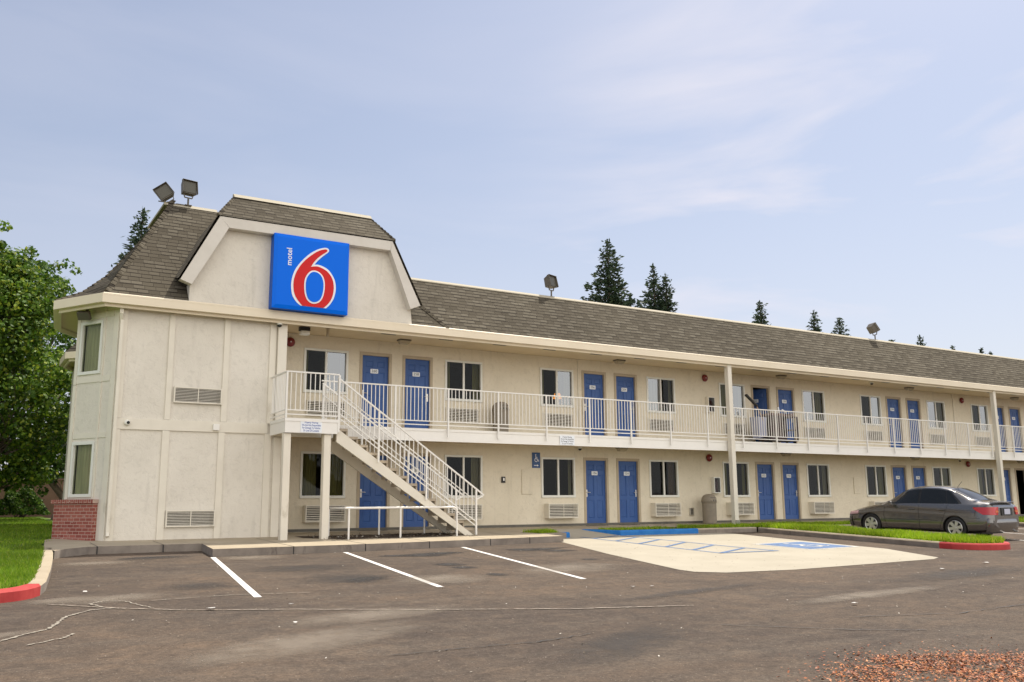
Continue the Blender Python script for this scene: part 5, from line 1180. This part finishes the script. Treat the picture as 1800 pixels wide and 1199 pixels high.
broad('maple_tree', (-1.15,12.5,lawn_z(12.5)), 9.1, 2.45, 1.35, 'tall leafy maple nearest the building with a straight pale trunk', 300, .072, LEAF, 11, (0,0), .22, per=190)
broad('maple_tree', (-4.0,10.0,lawn_z(10)), 8.9, 2.6, 1.2, 'leafy maple at the left edge of the photo with bright yellow-green leaves', 190, .08, LEAF, 12, (.3,0), .28)
broad('maple_tree', (1.6,19.5,lawn_z(19.5)), 10.6, 2.6, 1.9, 'darker tree behind with a thin leaning trunk near the brown wall', 170, .09, LEAF2, 13, (-1.2,0), .15)
broad('maple_tree', (-3.0,21,lawn_z(21)), 10.0, 4.0, 1.9, 'dark leafy tree filling the gap in front of the brown wall', 120, .12, LEAF2, 14, (0,0), .25)
# shrub
random.seed(5); sh = empty('shrub', (.6,23.5,lawn_z(23.5)), 'rounded dark green shrub in front of the brown wall', 'shrub'); b = Vector(sh.location); m = MB()
for i in range(9): limb(m, b+Vector((random.uniform(-.2,.2),0,0)), b+Vector((random.uniform(-.9,.9),random.uniform(-.4,.4),random.uniform(.8,1.2))), .03, .01, .5, 3)
m.build('stems', BARK, sh, fix=False)
d = unit(3800); d[:,2] = np.abs(d[:,2])*1.0; r_ = rng.uniform(.5,1.0,3800)**.5; P = np.array(b)+np.array([0,0,.15])+d*r_[:,None]*np.array([1.15,.8,1.15])*(1+.12*np.sin(d[:,:1]*9+d[:,2:]*7)); U = unit(3800); V = np.cross(U, unit(3800)); V /= np.linalg.norm(V,axis=1,keepdims=True)
quads('foliage', P, U*.06, V*.045, LEAF2, parent=sh)
# masonry wall
w = empty('garden_wall', (-4,26,lawn_z(26)), 'brown masonry boundary wall behind the lawn trees', 'wall'); m = MB(); m.box(-40,9,26,26.2,lawn_z(26)-.2,1.97); m.build('wall_panel', WALLB, w); m = MB(); m.box(-40,9,25.96,26.24,1.971,2.05); m.build('wall_cap', WALLB, w)
# red flower bed at far left
n = 1500; P = np.column_stack([rng.uniform(-3.6,-.7,n), rng.uniform(21.0,22.6,n)]); C = np.column_stack([P, lawn_z(21.5)+rng.uniform(.02,.22,n)]); U = unit(n)*.05; V = np.cross(U, unit(n)); V = V/np.linalg.norm(V,axis=1,keepdims=True)*.04
tag(quads('flower_bed', C, U, V, leafmat('red_flowers',[(0,(.25,.01,.03,1)),(.7,(.42,.03,.07,1)),(1,(.05,.10,.02,1))],.3)), 'low bed of red flowers at the far edge of the lawn', 'flower bed', kind='stuff')

def conifer(x, y, top, label, rbase, seed, z0=-.2, twin=None):
    random.seed(seed); t = empty('conifer_tree', (x,y,z0), label, 'tree', 'conifers behind the roof'); m = MB(); P = []; U = []; V = []
    def spire(x, y, z0, top, rb):
        rb *= 1.12
        H = top-z0; m.tube((x,y,z0),(x,y,top-.2),.018*H,.02,n=8,cap=False); z = z0+H*.12
        while z < top-.15:
            f = (top-z)/H; R_ = rb*min(1, (f*1.25)**.85)*random.uniform(.75,1.15); nb = 5 if f > .1 else 4; a0 = random.uniform(0,6.28)
            for i in range(nb):
                a = a0+6.283*i/nb+random.uniform(-.3,.3); L = R_*random.uniform(.65,1.2); dr = random.uniform(-.05,.25)
                if f > .02: m.tube((x,y,z),(x+math.cos(a)*L*.9,y+math.sin(a)*L*.9,z-L*dr),.03,.008,n=4,cap=False)
                k = max(8, int(L*34))
                s = rng.uniform(.12,1.0,k)**.8; wd = .13+.22*(1-s)*L
                px = np.column_stack([x+math.cos(a)*L*s, y+math.sin(a)*L*s, z-L*dr*s+.10*L*s*s]); px += rng.normal(0,1,(k,3))*np.column_stack([wd,wd,wd*.55])
                P.append(px); d = unit(k)*.6+np.array([math.cos(a),math.sin(a),.15]); d /= np.linalg.norm(d,axis=1,keepdims=True); s2 = rng.uniform(.12,.26,k)*(.75+.25*min(1,f*4)); U.append(d*s2[:,None]); q = np.cross(d, unit(k)); q /= np.linalg.norm(q,axis=1,keepdims=True); V.append(q*(s2*.42)[:,None])
            z += .30+.12*random.random()*(.5+f)
        k = 14; P.append(np.column_stack([x+rng.normal(0,.06,k), y+rng.normal(0,.06,k), top-rng.uniform(0,.7,k)])); d = unit(k)*.3+np.array([0,0,1]); U.append(d*.14); V.append(np.cross(d, unit(k))*.05)
    spire(x, y, z0, top, rbase)
    if twin: spire(x+twin[0], y+twin[1], z0, top-twin[2], rbase*.8)
    m.build('trunk', BARK, t, fix=False); quads('crown', np.concatenate(P), np.concatenate(U), np.concatenate(V), NEEDLE, parent=t)
conifer(37.56,28.23,19.8,'tallest conifer showing above the long roof edge',4.8,20,twin=None)
conifer(44.88,31.81,19.8,'twin-topped conifer just right of the tallest one',3.6,21,twin=(.85, -.5, .7))
conifer(62.35,36.98,19.8,'small thin conifer alone above the middle of the roof',3.4,22,twin=None)
conifer(70.67,37.63,19.8,'left one of the two middle conifers left of the far floodlight',3.6,23,twin=None)
conifer(75.29,38.26,19.8,'right one of the two middle conifers left of the far floodlight',3.8,24,twin=None)
conifer(92.46,44.64,19.8,'tiny conifer tip just right of the far floodlight',2.6,25,twin=None)
conifer(92.47,40.84,19.8,'small conifer with a darker crown right of the far floodlight',3.2,26,twin=None)
conifer(102.73,43.48,19.8,'faint conifer tip between the small ones on the right',2.2,27,twin=None)
conifer(108.01,42.96,19.8,'second conifer from the right edge of the photo',3.2,28,twin=None)
conifer(111.18,43.69,19.8,'rightmost conifer tip above the roof',2.6,29,twin=None)
conifer(6.38,33.98,18.8,'conifer rising behind the tall wing roof on the left',3.6,30,twin=None)
conifer(4.99,30.11,14.8,'short conifer top low behind the flared wing roof',2.6,31,twin=None)

# ------------------------------------------------------------------ light, sky, camera
SUN = Vector((.50,.22,1.0)).normalized()
sl_ = bpy.data.lights.new('sun', 'SUN'); sl_.energy = 3.6; sl_.angle = R(.6); sl_.color = (1,.93,.82); so = bpy.data.objects.new('sun', sl_); COL.objects.link(so); so.rotation_euler = (-SUN).to_track_quat('-Z','Y').to_euler(); so.location = (10,10,40)
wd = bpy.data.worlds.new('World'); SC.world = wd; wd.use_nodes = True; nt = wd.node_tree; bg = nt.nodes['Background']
sky = nt.nodes.new('ShaderNodeTexSky'); sky.sky_type = 'NISHITA'; sky.sun_disc = False; sky.sun_elevation = math.asin(SUN.z); sky.sun_rotation = math.atan2(SUN.x, SUN.y); sky.altitude = 20; sky.air_density = 1.0; sky.dust_density = 2.0; sky.ozone_density = 1.0
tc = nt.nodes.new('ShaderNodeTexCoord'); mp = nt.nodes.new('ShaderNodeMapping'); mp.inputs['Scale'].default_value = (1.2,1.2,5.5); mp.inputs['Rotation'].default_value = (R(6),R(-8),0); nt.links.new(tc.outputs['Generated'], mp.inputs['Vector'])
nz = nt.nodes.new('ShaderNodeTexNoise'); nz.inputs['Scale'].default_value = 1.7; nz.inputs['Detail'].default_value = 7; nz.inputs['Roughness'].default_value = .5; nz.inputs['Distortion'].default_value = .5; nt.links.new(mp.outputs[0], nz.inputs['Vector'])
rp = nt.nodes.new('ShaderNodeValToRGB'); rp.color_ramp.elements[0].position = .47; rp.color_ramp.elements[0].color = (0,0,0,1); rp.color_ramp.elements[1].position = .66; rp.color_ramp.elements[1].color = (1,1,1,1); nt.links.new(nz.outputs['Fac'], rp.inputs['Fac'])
def mth(op, a, b):
    n = nt.nodes.new('ShaderNodeMath'); n.operation = op; n.use_clamp = op == 'ADD'
    for i, v in enumerate((a, b)):
        if hasattr(v, 'links'): nt.links.new(v, n.inputs[i])
        else: n.inputs[i].default_value = v
    return n.outputs[0]
def dirmask(d, a, b):
    n = nt.nodes.new('ShaderNodeVectorMath'); n.operation = 'DOT_PRODUCT'; nt.links.new(tc.outputs['Generated'], n.inputs[0]); n.inputs[1].default_value = Vector(d).normalized()
    r = nt.nodes.new('ShaderNodeMapRange'); r.interpolation_type = 'SMOOTHSTEP'; r.inputs['From Min'].default_value = a; r.inputs['From Max'].default_value = b; nt.links.new(n.outputs['Value'], r.inputs['Value']); return r.outputs[0]
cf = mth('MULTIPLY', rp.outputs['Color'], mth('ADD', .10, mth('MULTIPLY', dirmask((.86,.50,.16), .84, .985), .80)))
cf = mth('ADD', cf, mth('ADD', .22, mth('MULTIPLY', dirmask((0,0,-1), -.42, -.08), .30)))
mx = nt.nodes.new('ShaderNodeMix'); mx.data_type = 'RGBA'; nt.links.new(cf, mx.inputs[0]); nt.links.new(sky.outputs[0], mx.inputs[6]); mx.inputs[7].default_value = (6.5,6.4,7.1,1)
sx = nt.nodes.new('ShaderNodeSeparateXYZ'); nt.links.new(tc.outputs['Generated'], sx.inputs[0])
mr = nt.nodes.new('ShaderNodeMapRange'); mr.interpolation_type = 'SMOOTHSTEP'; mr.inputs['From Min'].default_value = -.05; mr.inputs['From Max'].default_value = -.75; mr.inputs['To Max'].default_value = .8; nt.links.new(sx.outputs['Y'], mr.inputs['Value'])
m2 = nt.nodes.new('ShaderNodeMix'); m2.data_type = 'RGBA'; nt.links.new(mr.outputs[0], m2.inputs[0]); nt.links.new(mx.outputs[2], m2.inputs[6]); m2.inputs[7].default_value = (16,15.2,14.2,1)  # added warm-white glow over the sky behind the camera, fills the facade
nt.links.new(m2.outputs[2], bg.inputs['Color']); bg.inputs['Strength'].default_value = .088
cam = bpy.data.cameras.new('camera'); co = bpy.data.objects.new('camera', cam); COL.objects.link(co); SC.camera = co
yaw, pitch, roll = R(31.316), R(10.24), R(-.435)
sy, cy, sp_, cp = math.sin(yaw), math.cos(yaw), math.sin(pitch), math.cos(pitch)
fwd = Vector((sy*cp, cy*cp, sp_)); rt = Vector((cy,-sy,0)); up = Vector((-sy*sp_,-cy*sp_,cp)); cr, sr = math.cos(roll), math.sin(roll)
rc = rt*cr+up*sr; uc = up*cr-rt*sr
M = Matrix((rc, uc, -fwd)).transposed().to_4x4(); M.translation = Vector((-2.027,-23.17,.642)); co.matrix_world = M
cam.sensor_width = 36; cam.lens = 1594.686/1800*36; cam.clip_end = 3000; cam.clip_start = .1
vs_ = SC.view_settings; vs_.view_transform = 'Standard'; vs_.look = 'None'; vs_.exposure = .56; vs_.gamma = 1
SC.render.film_transparent = False
SC.cycles.max_bounces = 6; SC.cycles.diffuse_bounces = 4; SC.cycles.transparent_max_bounces = 12; SC.cycles.use_denoising = True
